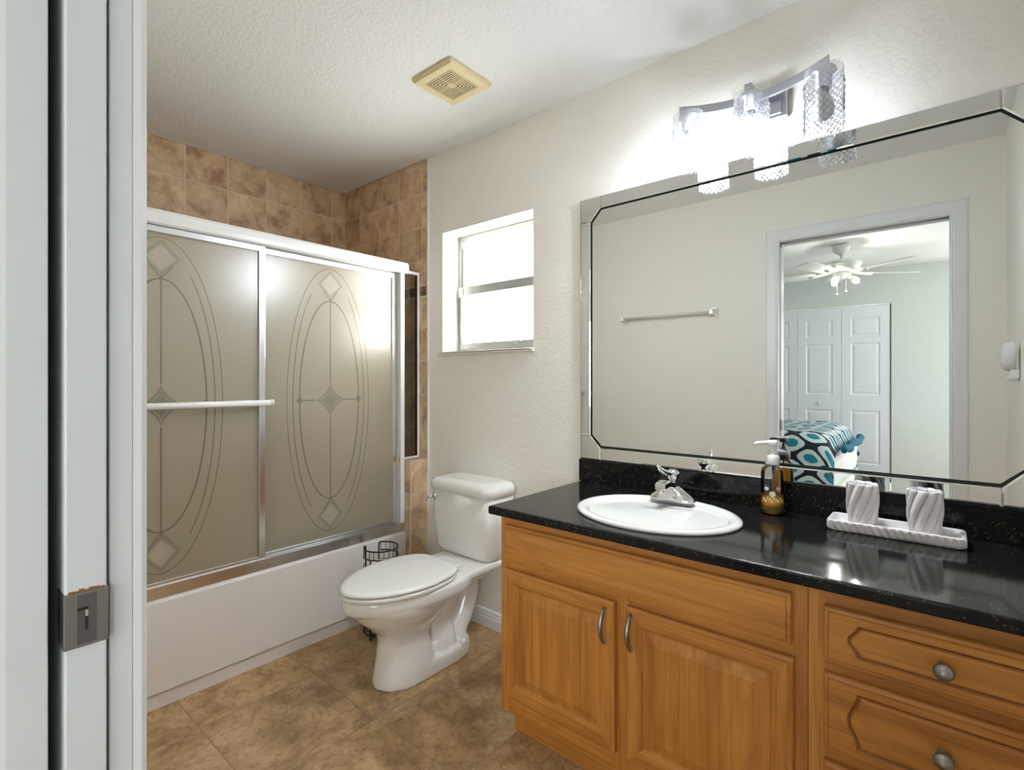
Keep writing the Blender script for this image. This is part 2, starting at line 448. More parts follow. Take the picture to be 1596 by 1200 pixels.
# tiled pier (knee wall) at the end of the tub
b = MB(); b.box(1.735, W, YT, YB, 0, .783)
for f in b.b.faces:
    f.normal_update(); n_ = f.normal
    f.material_index = 0 if abs(n_.y) > .5 else (1 if abs(n_.x) > .5 else 2)
struct('wall_knee', b, [M['tile_pier_front'], M['tile_pier_side'], M['tile_pier_top']])
b = MB(); b.box(1.7325, 1.7385, YT - .0025, YT + .004, 0, .786, .001); b.box(1.735, W - .011, YT - .0025, YT + .003, .7815, .786, .001); struct('trim_3', b, plain('white_tile_edge', srgb(222, 212, 194), .5))

# ---- doorway wall: two thin skins left and right of the pocket, solid elsewhere
b = MB(); b.box(.1614, XD, JL + .014, YB + .1, 0, CZ); b.box(.1614, XD, YS, JR - .014, 0, CZ); b.box(.1614, XD, JR - .014, JL + .014, DT + .014, CZ); struct('wall_left', b, M['wall'])
b = MB(); b.box(.07, .105, JL + .014, 3.1, 0, CZ); b.box(.07, .105, -1.55, JR - .014, 0, CZ); b.box(.07, .105, JR - .014, JL + .014, DT + .014, CZ); struct('wall_bedroom_right', b, M['bedwall'])
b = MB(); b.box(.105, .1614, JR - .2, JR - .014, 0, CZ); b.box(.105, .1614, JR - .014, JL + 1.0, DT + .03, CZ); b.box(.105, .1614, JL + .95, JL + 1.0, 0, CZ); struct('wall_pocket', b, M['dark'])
# jambs
b = MB()
b.box(.1614, XD + .002, JL, JL + .014, 0, DT + .014, .0015); b.box(.1614, XD + .002, JR - .014, JR, 0, DT + .014, .0015); b.box(.1614, XD + .002, JR, JL, DT, DT + .014, .0015)
struct('trim_4', b, M['jamb'])
b = MB()
b.box(.0685, .105, JL, JL + .014, 0, DT + .014, .0015); b.box(.0685, .105, JR - .014, JR, 0, DT + .014, .0015); b.box(.0685, .105, JR, JL, DT, DT + .014, .0015)
struct('trim_5', b, M['jamb'])
# casings: moulded profile swept round the opening
def casing(x0, sgn, name):
    # profile: (distance outwards from the opening edge, projection from the wall)
    prof = [(0, 0), (0, .010), (.003, .016), (.010, .018), (.014, .0145), (.020, .0165), (.055, .0125), (.066, .0115), (.072, .008), (.076, 0)]
    b = MB(); rows = []
    for d, h in prof:
        x = x0 + sgn * h
        rows.append([(x, JL + d, 0), (x, JL + d, DT + d), (x, JR - d, DT + d), (x, JR - d, 0)])
    b.loft(rows, closed=False, cap0=False, cap1=False, smooth=False)
    for i in (0, 3): b.face([b.b.verts.new(r[i]) for r in rows])
    struct(name, b, M['trim'])
casing(XD, 1, 'trim_6'); casing(.07, -1, 'trim_7')
# pocket door, slid almost fully into the wall
d1 = bpy.data.objects.new('door_1', None); COL.objects.link(d1); d1['kind'] = 'structure'; d1.location = (.138, .79, 0)
bevel_mod(MB().box(.1185, .158, .784, 1.56, .012, 2.055).build('door_slab', M['jamb'], d1), .002)
b = MB(); z0, z1 = .902, .967
b.box(.1172, .1192, .7825, .82, z0, z1); b.box(.1573, .1593, .7825, .82, z0, z1); b.box(.1172, .1593, .7815, .7845, z0, z1)
lt = bevel_mod(b.build('latch', M['latchmetal'], d1), .0006)
b = MB(); b.box(.1285, .1475, .7807, .7822, z0 + .004, z1 - .003, .0005); b.build('latch_plate', plain('latch_plate_grey', (.22, .22, .23, 1), .35, 1), lt)
b = MB(); b.box(.1365, .1395, .780, .7815, z0 + .020, z0 + .045); b.box(.129, .1395, .780, .7812, z0 + .044, z0 + .047); b.build('latch_slot', M['dark'], lt)
b = MB(); b.box(.1365, .1393, .7795, .7812, z0 + .036, z0 + .044); b.build('latch_pull', M['chrome'], lt)
b = MB()
for i in range(7):
    y = .1215 + i * .0048; h = random.uniform(.0012, .005); b.box(y, y + .0052, .7832, .7848, z1 - .001, z1 + h)
b.build('chipped_edge', M['rustwood'], d1)
b = MB(); b.box(.1185, .158, JR - .003, JR + .0, 1.20, 1.26); struct('trim_8', b, M['latchmetal'])

# ---- baseboards
def baseboard(name, x0, x1, y0, y1, side):
    b = MB()
    prof = [(0, 0), (.014, 0), (.014, .045), (.0115, .052), (.0115, .062), (.009, .066), (.009, .074), (.005, .082), (0, .084)]
    L0 = []; L1 = []
    for d, z in prof:
        if side == 'x-': L0.append((x0 - d, y0, z)); L1.append((x0 - d, y1, z))
        if side == 'x+': L0.append((x0 + d, y0, z)); L1.append((x0 + d, y1, z))
        if side == 'y+': L0.append((x0, y0 + d, z)); L1.append((x1, y0 + d, z))
    b.loft([L0, L1], smooth=False); struct(name, b, M['trim'])
baseboard('baseboard_right', W, W, 1.14, YT - .007, 'x-')
baseboard('baseboard_left', XD, XD, JL + .077, 2.2, 'x+')

# ---- window_1
win = bpy.data.objects.new('window_1', None); COL.objects.link(win); win.location = (W + .13, 1.7525, wz0); win['kind'] = 'structure'
xf = W + .118
b = MB()
for q in ((wy1 - .024, wy1, wz0, wz1), (wy0, wy0 + .024, wz0, wz1), (wy0 + .024, wy1 - .024, wz1 - .026, wz1), (wy0 + .024, wy1 - .024, wz0, wz0 + .02)): b.box(xf, xf + .04, *q, .002)
b.build('window_frame', M['greyalu'], win)
b = MB()  # inner stops / track of the upper part
b.box(xf + .004, xf + .03, wy1 - .046, wy1 - .027, 1.725, wz1 - .028, .0015); b.box(xf + .004, xf + .03, wy0 + .027, wy0 + .046, 1.725, wz1 - .028, .0015)
b.build('upper_track', M['greyalu'], win)
b = MB()
for q in ((wy1 - .046, wy1 - .027, wz0 + .02, 1.69), (wy0 + .027, wy0 + .046, wz0 + .02, 1.69), (wy0 + .046, wy1 - .046, wz0 + .02, wz0 + .056)): b.box(xf - .012, xf + .012, *q, .002)
b.build('lower_sash', M['greyalu'], win)
b = MB(); b.box(xf - .016, xf + .03, wy0 + .024, wy1 - .024, 1.678, 1.725, .003); b.build('meeting_rail', M['greyalu'], win)
b = MB(); b.box(xf - .022, xf - .010, wy1 - .05, wy1 - .022, 1.672, 1.722, .002); b.box(xf - .006, xf + .004, wy1 - .046, wy1 - .03, wz1 - .07, wz1 - .03, .002); b.build('sash_stop', M['white_plastic'], win)
MB().box(xf + .016, xf + .020, wy0 + .04, wy1 - .04, 1.722, wz1 - .024).build('upper_pane', M['winglass'], win)
MB().box(xf - .002, xf + .002, wy0 + .044, wy1 - .044, wz0 + .05, 1.68).build('lower_pane', M['winglass'], win)
b = MB(); b.box(xf - .026, xf - .012, 1.60, 1.665, wz0 + .048, wz0 + .056, .002); b.box(xf - .02, xf - .012, 1.615, 1.65, wz0 + .040, wz0 + .05, .001); b.build('sash_lift', M['greyalu'], win)
b = MB(); b.box(W - .022, xf, wy0 - .0, wy1 + .0, wz0 - .004, wz0 + .006, .002); b.box(W - .022, W, wy0 - .012, wy1 + .02, wz0 - .012, wz0 + .004, .003); b.build('window_sill', plain('marble_sill', srgb(226, 220, 208), .25), win)

# ---------------------------------------------------------------- bathtub
tub = thing('bathtub', 'white bathtub with plain apron below the sliding shower doors', 'bathtub', (.96, 2.6, 0))
X0, X1, YA = XD + .009, 1.734, 2.212
b = MB()
cx, cy = (X0 + X1) / 2, (YA + YB) / 2; hx, hy = (X1 - X0) / 2, (YB - .001 - YA) / 2
b.loft([rrect(cx, cy, hx, hy, .004, .064), rrect(cx, cy, hx, hy, .004, .395), rrect(cx, cy, hx - .004, hy - .004, .006, .403), rrect(cx, cy, hx - .012, hy - .012, .008, .405),
        rrect(cx, cy, hx - .075, hy - .075, .12, .404), rrect(cx, cy, hx - .095, hy - .09, .12, .39), rrect(cx, cy, hx - .16, hy - .14, .12, .12), rrect(cx, cy, hx - .24, hy - .2, .1, .085)], cap0=False, smooth=False)
b.build('tub_shell', M['tub'], tub)
b = MB(); b.box(X0, X1, YA + .012, YA + .05, 0, .066, .002); b.build('base_ledge', M['tub'], tub)
b = MB(); b.lathe([(.0, .0), (.03, 0), (.034, .003), (.0, .004)], (X1 - .32, cy, .0855), 20); b.build('drain', M['chrome'], tub)

# ---------------------------------------------------------------- sliding shower doors
sh = thing('shower_enclosure', 'two panel sliding shower door with frosted etched glass and bright metal rails above tub', 'shower door', (.96, 2.25, .405))
b = MB()   # header rail: rounded front
L0, L1 = [], []
for y, z in ((2.2415, 1.795), (2.228, 1.795), (2.219, 1.802), (2.217, 1.82), (2.219, 1.842), (2.226, 1.852), (2.2415, 1.856)):
    L0.append((X0 - .0, y, z)); L1.append((1.757, y, z))
b.loft([L0, L1], smooth=False); b.box(X0, 1.734, 2.2412, 2.288, 1.795, 1.856); bevel_mod(b.build('header_rail', M['whitealu'], sh, label='white enamelled header rail'), .0015)
b = MB(); b.box(X0, 1.734, 2.224, 2.285, .4055, .430, .002); b.box(X0, 1.734, 2.2238, 2.2325, .4055, .452, .001); b.box(X0, 1.734, 2.253, 2.257, .428, .45, .001); b.build('bottom_track', M['alu'], sh)
b = MB(); b.box(1.7085, 1.7345, 2.226, 2.283, .432, 1.794, .002); b.build('wall_jamb', M['whitealu'], sh)
b = MB(); b.lathe([(0, 0), (.006, 0), (.006, .008), (0, .008)], (1.7085, 2.24, .79), 12, axis='x'); b.box(1.700, 1.7085, 2.236, 2.243, .775, .806, .001); b.build('bumper', M['brass'], sh, label='small brass bumper')
def sliding(xa, xb, y0, cxp, czp, nm, lab):
    p = MB(); fw, z0, z1 = .027, .442, 1.794
    p.box(xa, xa + fw, y0, y0 + .02, z0, z1, .002); p.box(xb - fw, xb, y0, y0 + .02, z0, z1, .002)
    p.box(xa + fw, xb - fw, y0, y0 + .02, z1 - .026, z1, .002); p.box(xa + fw, xb - fw, y0, y0 + .02, z0, z0 + .024, .002)
    fr = p.build('sliding_door', M['alu'], sh, origin=(cxp, y0, czp), label=lab)
    g = MB(); g.box(xa + fw - .003, xb - fw + .003, y0 + .008, y0 + .013, z0 + .02, z1 - .022)
    g.build('frosted_pane', frosted_pattern('etched_frosted_glass_' + nm, 0., 0.), fr)
    return fr
left = sliding(.216, .996, 2.2335, .6136, 1.123, 'front', 'front sliding door carrying the towel bar')
right = sliding(.905, 1.7065, 2.260, 1.321, 1.123, 'rear', 'rear sliding door')
b = MB(); yb = 2.193
b.tube([(.24, yb, 1.122), (1.006, yb, 1.122)], .0125, 14); b.lathe([(0, 0), (.0135, 0), (.0145, .004), (.0135, .012), (0, .014)], (.998, yb, 1.122), 14, axis='x')
for x in (.236, .985): b.box(x - .009, x + .009, yb, 2.2335, 1.113, 1.131, .003)
b.build('towel_bar', M['whitealu'], left, label='white towel bar')

# fixed glass panel on the pier
gp = thing('fixed_glass_panel', 'narrow fixed panel of clear tinted glass standing on the tiled pier', 'glass panel', (1.797, 2.25, .784))
b = MB(); ya, yb2 = 2.243, 2.259; xa, xb, za, zb = 1.7355, W - .0085, .7865, 1.818
for q in ((xa, xa + .01, za, zb), (xb - .014, xb, za, zb), (xa + .01, xb - .014, za, za + .012), (xa + .01, xb - .014, zb - .016, zb)): b.box(q[0], q[1], ya, yb2, q[2], q[3], .001)
b.build('frame', M['whitealu'], gp)
b = MB(); b.box(xb - .0185, xb - .0135, ya + .002, yb2 - .002, za + .012, zb - .016); b.box(xa + .01, xb - .014, ya + .002, yb2 - .002, za + .011, za + .0155); b.build('gasket', M['black'], gp)
MB().box(xa + .006, xb - .015, 2.249, 2.253, za + .008, zb - .012).build('pane', M['tinted_glass'], gp)

# ---------------------------------------------------------------- toilet
toi = thing('toilet', 'white two piece toilet with closed lid between tub and vanity', 'toilet', (1.45, 1.71, 0))
TY = 1.71
def egg(xf, xr, hw, z, n=48, sq=2.0, ty=TY, rsq=3.0, mid=.52, taper=0.):
    """closed outline: pointed round front at xf, squarer and narrower rear at xr"""
    P = []; xm = xf + (xr - xf) * mid
    for k in range(n):
        a = 2 * PI * k / n; cx_, sy_ = math.cos(a), math.sin(a)
        if cx_ < 0:
            e = 2 / sq; x = xm - (xm - xf) * abs(cx_) ** e; y = hw * math.copysign(abs(sy_) ** e, sy_)
        else:
            e = 2 / rsq; x = xm + (xr - xm) * abs(cx_) ** e; y = hw * math.copysign(abs(sy_) ** e, sy_) * (1 - taper * ((x - xm) / (xr - xm)) ** 1.6)
        P.append((x, ty + y, z))
    return P
b = MB()
# bowl and front pedestal
b.loft([egg(1.190, 1.47, .108, 0), egg(1.192, 1.47, .107, .02), egg(1.207, 1.44, .099, .09), egg(1.217, 1.42, .091, .17), egg(1.207, 1.43, .096, .205),
        egg(1.170, 1.46, .122, .24), egg(1.125, 1.48, .148, .28), egg(1.096, 1.51, .164, .315), egg(1.085, 1.53, .170, .334)], smooth=True)
lid = dict(sq=1.9, mid=.60)
b.loft([egg(1.080, 1.58, .168, .325, **lid), egg(1.062, 1.62, .182, .335, **lid), egg(1.055, 1.62, .187, .352, **lid), egg(1.055, 1.62, .187, .376, **lid), egg(1.060, 1.62, .184, .388, **lid)], smooth=True)
# foot plate
b.loft([egg(1.20, 1.675, .108, 0, rsq=2.6), egg(1.20, 1.675, .108, .045, rsq=2.6), egg(1.22, 1.665, .098, .062, rsq=2.6)], smooth=True)
# tank shelf
b.loft([rrect(1.62, TY, .16, .075, .04, .30), rrect(1.64, TY, .16, .12, .04, .345), rrect(1.64, TY, .185, .155, .03, .362), rrect(1.64, TY, .185, .155, .03, .384), rrect(1.64, TY, .18, .15, .03, .389)])
# trapway
def arc(c, r, a0, a1, n=10): return [(c[0] + r * math.cos(a0 + (a1 - a0) * k / n), TY, c[1] + r * math.sin(a0 + (a1 - a0) * k / n)) for k in range(n + 1)]
path = [(1.33, TY, .16), (1.40, TY, .10), (1.46, TY, .105), (1.53, TY, .19), (1.585, TY, .28), (1.635, TY, .325), (1.685, TY, .30), (1.695, TY, .24), (1.66, TY, .15), (1.615, TY, .08), (1.60, TY, .03)]
sm = []
for i in range(len(path) - 1):
    p0 = Vector(path[max(i - 1, 0)]); p1 = Vector(path[i]); p2 = Vector(path[i + 1]); p3 = Vector(path[min(i + 2, len(path) - 1)])
    for k in range(5):
        t_ = k / 5; sm.append(.5 * ((2 * p1) + (p2 - p0) * t_ + (2 * p0 - 5 * p1 + 4 * p2 - p3) * t_ * t_ + (3 * p1 - p0 - 3 * p2 + p3) * t_ ** 3))
b.tube(sm, .054, 16)
b.loft([rrect(1.50, TY, .075, .088, .05, .05), rrect(1.50, TY, .07, .082, .05, .11), rrect(1.515, TY, .05, .06, .04, .16)])
b.box(1.40, 1.64, TY - .022, TY + .022, .05, .33)
bowl = b.build('bowl', M['porcelain'], toi)
m = bowl.modifiers.new('remesh', 'REMESH'); m.mode = 'VOXEL'; m.voxel_size = .006; m.use_smooth_shade = True
m = bowl.modifiers.new('smooth', 'SMOOTH'); m.iterations = 5; m.factor = .5
for s_ in (-1, 1):
    b = MB(); b.lathe([(0, 0), (.015, 0), (.015, .012), (.011, .022), (.0, .025)], (1.585, TY + s_ * .088, .058), 16); b.build('bolt_cap', M['seat'], toi)
# tank: tapered, bowed front
TK = TY + .024
def tankloop(hw, xf, xr, z, n=9, r=.035, bow=.022):
    P = []
    # front edge bowed, from +y to -y
    base = rrect((xf + xr) / 2, TK, (xr - xf) / 2, hw, min(r, (xr - xf) / 2 - .001), z, n)
    for x, y, z_ in base:
        f = max(0, 1 - ((y - TK) / hw) ** 2); k = (xr - x) / (xr - xf)
        P.append((x - bow * f * k, y, z_))
    return P
b = MB()
b.loft([tankloop(.150, 1.70, 1.836, .3895), tankloop(.172, 1.688, 1.840, .396), tankloop(.182, 1.682, 1.842, .42), tankloop(.196, 1.672, 1.844, .55), tankloop(.203, 1.668, 1.845, .688)])
b.build('tank', M['porcelain'], toi)
b = MB()
b.loft([tankloop(.205, 1.666, 1.846, .6885), tankloop(.213, 1.658, 1.850, .692, r=.05), tankloop(.215, 1.656, 1.850, .715, r=.05), tankloop(.210, 1.660, 1.848, .732, r=.05), tankloop(.195, 1.674, 1.842, .743, r=.05), tankloop(.160, 1.70, 1.828, .748, r=.05)])
b.build('tank_lid', M['porcelain'], toi)
b = MB(); b.lathe([(0, 0), (.018, 0), (.018, -.008), (.012, -.014), (0, -.015)], (1.668, TK + .168, .655), 18, axis='x')
b.tube([(1.650, TK + .168, .655), (1.641, TK + .172, .654), (1.639, TK + .188, .647), (1.641, TK + .204, .632)], [.006, .007, .0075, .005], 10); b.build('flush_lever', M['chrome'], toi)
sl = dict(sq=1.88, mid=.60, rsq=5, taper=.24)
b = MB()
b.loft([egg(1.056, 1.525, .182, .3895, **sl), egg(1.050, 1.53, .186, .394, **sl), egg(1.050, 1.53, .186, .403, **sl), egg(1.054, 1.526, .183, .407, **sl)]); b.build('seat', M['seat'], toi)
b = MB()
b.loft([egg(1.056, 1.530, .180, .4095, **sl), egg(1.049, 1.535, .185, .413, **sl), egg(1.051, 1.535, .184, .420, **sl), egg(1.060, 1.532, .177, .4255, **sl), egg(1.079, 1.52, .160, .4275, **sl), egg(1.2, 1.45, .06, .4285, **sl)]); b.build('seat_lid', M['seat'], toi)
for s_ in (-1, 1):
    b = MB(); b.tube([(1.548, TY + s_ * .075 - .028, .402), (1.548, TY + s_ * .075 + .028, .402)], .0105, 12); b.build('hinge', M['seat'], toi)
b = MB(); b.tube([(1.846, TY + .17, .14), (1.815, TY + .17, .14), (1.80, TY + .165, .16), (1.79, TY + .14, .30), (1.79, TY + .13, .395)], .006, 8); b.build('supply_hose', M['chrome'], toi)

# ---------------------------------------------------------------- toilet paper stand
tx, ty_ = 1.475, 2.075
st = thing('toilet_paper_stand', 'black wire toilet paper stand on the floor between tub and toilet', 'toilet paper holder', (tx, ty_, 0))
b = MB(); R = .080; wr = .0038
gap = math.radians(228)    # the rings open towards the tub
def ring(z, a0, a1, r=wr, n=34): b.tube([(tx + R * math.cos(a0 + (a1 - a0) * k / n), ty_ + R * math.sin(a0 + (a1 - a0) * k / n), z) for k in range(n + 1)], r, 6)
g0, g1 = math.radians(118), math.radians(62 + 360)
# upper band with rounded ends and small rungs
ring(.414, g0 + .08, g1 - .08); ring(.374, g0 + .08, g1 - .08)
for a_end, sg in ((g0, 1), (g1, -1)):
    b.tube([(tx + R * math.cos(a_end + sg * q), ty_ + R * math.sin(a_end + sg * q), z) for q, z in ((.08, .414), (.03, .410), (.0, .398), (0, .30), (0, .16), (0, .02))], wr, 6)
for k in range(18):
    a = g0 + .12 + (g1 - g0 - .24) * k / 17; x, y = tx + R * math.cos(a), ty_ + R * math.sin(a); b.tube([(x, y, .374), (x, y, .414)], .0016, 5)
for z in (.33, .26, .19): ring(z, g0, g1, .0022)
for z in (.055, .02): ring(z, 0, 2 * PI)
for k in range(26):
    a = 2 * PI * k / 26; x, y = tx + R * math.cos(a), ty_ + R * math.sin(a); b.tube([(x, y, .02), (x, y, .055)], .0014, 5)
for a in (math.radians(198), math.radians(270), math.radians(342)):
    x, y = tx + R * math.cos(a), ty_ + R * math.sin(a); b.tube([(x, y, .374), (x, y, .012)], wr, 6); b.lathe([(0, 0), (.006, 0), (.008, .006), (.006, .012), (0, .013)], (x, y, 0), 10)
for k in range(5): b.tube([(tx - R + .012, ty_ - .05 + k * .025, .02), (tx + R - .012, ty_ - .05 + k * .025, .02)], .0016, 5)
b.build('wire_frame', M['black'], st)
def roll(z, lab):
    b = MB(); r0 = .056; b.lathe([(.02, 0), (r0, 0), (r0 + .002, .006), (r0 + .002, .098), (r0, .104), (.02, .104), (.02, 0)], (tx, ty_, z), 36, False, False)
    return tag(b.build('toilet_paper_roll', M['paper'], origin=(tx, ty_, z)), lab, 'toilet paper', 'rolls in the wire stand')
for z_ in (.0225, .128): roll(z_, 'white toilet paper roll in the black wire stand, under the topmost roll')
roll(.2335, 'topmost roll of white toilet paper in the black wire stand')

# ---------------------------------------------------------------- vanity cabinets
FX = 1.302; DX = 1.284; CB = .766; TZ = .105
def carcass(y0, y1, rails, stiles, name, label, left_open=False):
    t = thing(name, label, 'cabinet', (FX, (y0 + y1) / 2, 0))
    b = MB()
    b.mi = 0
    b.box(FX + .019, W - .002, y0, y0 + .012, TZ, CB - .001); b.box(FX + .019, W - .002, y1 - .012, y1, TZ, CB - .001)
    for sy0, sy1 in stiles: b.box(FX, FX + .019, sy0, sy1, TZ, CB - .001, .0008)
    b.mi = 1
    b.box(FX + .02, W - .002, y0 + .012, y1 - .012, TZ, TZ + .015)
    for ya_, yb_, z0_, z1_ in rails: b.box(FX + .0005, FX + .019, ya_, yb_, z0_, z1_)
    body = b.build('body', [M['oak_v'], M['oak_h']], t)
    k = MB(); k.box(1.371, 1.385, y0 + .002, y1 - .002, 0, TZ - .0005); k.build('toe_kick', M['oak_h'], t)
    return t
sinkcab = carcass(.2335, 1.148, [(.265, 1.115, .735, CB - .001), (.265, 1.115, .590, .625), (.265, 1.115, TZ, .17)], [(.2335, .266), (1.114, 1.148), (.670, .715)],
                  'sink_cabinet', 'honey oak sink cabinet with two raised panel doors beside the toilet')
drawcab = carcass(YS + .003, .2325, [(YS + .03, .20, .725, CB - .001), (YS + .03, .20, .582, .61), (YS + .03, .20, .39, .42), (YS + .03, .20, TZ, .17)], [(.199, .2325), (YS + .003, YS + .037)],
                  'drawer_cabinet', 'honey oak drawer cabinet to the right of the sink cabinet')
def rect(x, y0, y1, z0, z1, i): return [(x, y1 - i, z0 + i), (x, y1 - i, z1 - i), (x, y0 + i, z1 - i), (x, y0 + i, z0 + i)]
def panel_door(y0, y1, z0, z1, t, hinge):
    b = MB(); x = DX; st_ = .050
    prof = [(0, .0175), (0, .004), (.0025, .0012), (.008, 0), (.012, .0012), (.0135, 0), (st_ - .008, 0), (st_ - .005, .0015), (st_ - .0035, .004), (st_, .0075), (st_ + .006, .0085), (st_ + .032, .0015), (st_ + .034, .0010)]
    loops = [rect(x + d, y0, y1, z0, z1, i) for i, d in prof]
    b.loft(loops, cap0=True, cap1=False, smooth=False, mats=[0, 1, 0, 1])
    # the raised field runs vertically all round
    lastn = [(i, d) for i, d in prof if i >= st_ - .0001]
    b.b.verts.ensure_lookup_table()
    L = rect(x + prof[-1][1], y0, y1, z0, z1, prof[-1][0]); b.mi = 0; b.face([b.b.verts.new(p) for p in L])
    for f in b.b.faces:
        c = f.calc_center_median()
        if y0 + st_ < c.y < y1 - st_ and z0 + st_ < c.z < z1 - st_: f.material_index = 0
    d = b.build('door', [M['oak_v'], M['oak_h']], t)
    # bow handle
    hy = y0 + .030 if hinge == 'l' else y1 - .017
    zc = (z0 + z1) / 2; h0, h1 = (.468, .571) if hinge == 'l' else (.474, .577)
    k = MB(); pts = []; rad = []
    for q in range(15):
        s_ = q / 14; bow = math.sin(PI * s_) ** .8
        pts.append((DX - .003 - .024 * bow, hy, h0 + (h1 - h0) * s_)); rad.append(.0035 + .0035 * math.sin(PI * s_))
    k.tube(pts, rad, 10); k.lathe([(0, .003), (.0055, .003), (.005, -.004), (0, -.005)], (DX, hy, h0 + .004), 10, axis='x'); k.lathe([(0, .003), (.0055, .003), (.005, -.004), (0, -.005)], (DX, hy, h1 - .004), 10, axis='x')
    k.build('handle', M['nickel'], d, label='brushed nickel bow handle')
    return d
panel_door(.710, 1.122, .165, .591, sinkcab, 'l')
panel_door(.259, .674, .165, .591, sinkcab, 'r')
def slab(y0, y1, z0, z1):
    prof = [(0, .0175), (0, .006), (.002, .003), (.008, .0012), (.0095, .0025), (.011, 0), (.02, 0)]
    return [rect(DX + d, y0, y1, z0, z1, i) for i, d in prof]
b = MB(); b.loft(slab(.264, 1.123, .620, .737), smooth=False); b.build('false_front', M['oak_h'], sinkcab)
def groove_loop(y0, y1, z0, z1, off, x):
    """cathedral outline with bracket-shaped ends, offset outwards by off"""
    cyy, czz = (y0 + y1) / 2, (z0 + z1) / 2; hy, hz = (y1 - y0) / 2 , (z1 - z0) / 2; wv = .018
    P = []; n = 12
    for k in range(n + 1):      # +y end, from top to bottom
        s_ = 1 - 2 * k / n; a = abs(s_); e = wv * (1 - a * a * (3 - 2 * a))
        P.append((x, cyy + hy + off + e, czz + s_ * (hz + off)))
    for k in range(n + 1):
        s_ = -1 + 2 * k / n; a = abs(s_); e = wv * (1 - a * a * (3 - 2 * a))
        P.append((x, cyy - hy - off - e, czz + s_ * (hz + off)))
    return P
def drawer(y0, y1, z0, z1, t):
    b = MB(); L = slab(y0, y1, z0, z1); rows = b.loft(L, cap1=False, smooth=False)
    gy0, gy1, gz0, gz1 = y0 + .067, y1 - .067, z0 + .031, z1 - .031
    g = [groove_loop(gy0, gy1, gz0, gz1, o_, DX + d_) for o_, d_ in ((.0062, 0), (.0042, .0034), (.0008, .0045), (-.0022, .0008), (-.0062, .0))]
    gr = b.loft(g, cap0=False, cap1=True, smooth=False)
    ed = []
    for loop in (rows[-1], gr[0]):
        for i in range(len(loop)):
            e = b.b.edges.get((loop[i], loop[(i + 1) % len(loop)])) or b.b.edges.new((loop[i], loop[(i + 1) % len(loop)])); ed.append(e)
    bmesh.ops.triangle_fill(b.b, use_beauty=True, use_dissolve=False, edges=ed)
    for f in b.b.faces:
        c = f.calc_center_median()
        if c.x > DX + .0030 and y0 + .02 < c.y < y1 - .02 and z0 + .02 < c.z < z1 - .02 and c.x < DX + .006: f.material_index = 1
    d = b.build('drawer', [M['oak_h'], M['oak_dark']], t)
    k = MB(); k.lathe([(0, .004), (.011, .004), (.010, -.003), (.0065, -.006), (.006, -.014), (.010, -.018), (.0155, -.021), (.0165, -.025), (.014, -.030), (.007, -.0325), (0, -.033)], (DX, (y0 + y1) / 2, (z0 + z1) / 2), 24, axis='x')
    k.build('knob', M['nickel'], d, label='round brushed nickel knob')
drawer(-.199, .201, .608, .728, drawcab); drawer(-.199, .201, .416, .584, drawcab); drawer(-.199, .201, .168, .392, drawcab)

# ---------------------------------------------------------------- countertop with backsplash
SX, SY, SAX, SAY = 1.530, .700, .212, .258     # sink centre and half axes
ct = thing('countertop', 'black speckled granite countertop with low backsplash on the oak vanity', 'countertop', (1.56, .47, .766))
CT = .7935; cx0, cx1, cy0, cy1 = 1.270, W - .001, YS + .001, 1.179
b = MB()
def crect(i, z): return [(cx0 + i, cy0, z), (cx1, cy0, z), (cx1, cy1 - i, z), (cx0 + i, cy1 - i, z)]
rows = b.loft([crect(.002, CB), crect(0, CB + .003), crect(0, CT - .006), crect(.0018, CT - .0018), crect(.006, CT)], cap0=False, cap1=False, smooth=False)
def ell(k, z, n=56): return [(SX + k * SAX * math.cos(2 * PI * i / n), SY + k * SAY * math.sin(2 * PI * i / n), z) for i in range(n)]
er = b.loft([ell(.93, CB), ell(.93, CT)], cap0=False, cap1=False, smooth=False)
for a_, c_ in ((rows[0], er[0]), (rows[-1], er[-1])):
    ed = []
    for loop in (a_, c_):
        for i in range(len(loop)): ed.append(b.b.edges.get((loop[i], loop[(i + 1) % len(loop)])))
    bmesh.ops.triangle_fill(b.b, use_beauty=True, use_dissolve=False, edges=ed)
b.build('slab', M['granite'], ct)
b = MB(); b.box(W - .021, W - .001, cy0, cy1 + .004, CT + .0003, .885, .0015); b.build('backsplash', M['granite'], ct)

# ---------------------------------------------------------------- sink and faucet
snk = thing('sink', 'white oval drop in sink set in the black granite countertop', 'sink', (SX, SY, CT))
b = MB(); z = CT
b.loft([ell(.985, z + .0005), ell(1.0, z + .004), ell(.995, z + .009), ell(.97, z + .0125), ell(.93, z + .0135), ell(.88, z + .011), ell(.845, z + .004), ell(.825, z - .012), ell(.79, z - .05), ell(.68, z - .095), ell(.45, z - .122), ell(.15, z - .132), ell(.03, z - .133)])
b.build('basin', M['porcelain'], snk)
b = MB(); b.lathe([(.0, .0), (.022, 0), (.026, .003), (.018, .005), (.0, .004)], (SX, SY, z - .1325), 20); b.build('drain', M['chrome'], snk)
FC = (1.692, .712)
fz = CT + .0135
fa = thing('faucet', 'chrome single handle faucet on the back rim of the white sink', 'faucet', (FC[0], FC[1], fz))
b = MB()
def plate(hx_, hy_, z_, dx=0, p=2.6, n=40): 
    L = []
    for k in range(n):
        a = 2 * PI * k / n; L.append((FC[0] + dx + hx_ * math.copysign(abs(math.cos(a)) ** (2 / p), math.cos(a)), FC[1] + hy_ * math.copysign(abs(math.sin(a)) ** (2 / p), math.sin(a)), z_))
    return L
b.loft([plate(.028, .079, fz), plate(.028, .079, fz + .006), plate(.025, .075, fz + .012), plate(.022, .066, fz + .020), plate(.02, .045, fz + .034), plate(.02, .026, fz + .046), plate(.018, .02, fz + .05)])
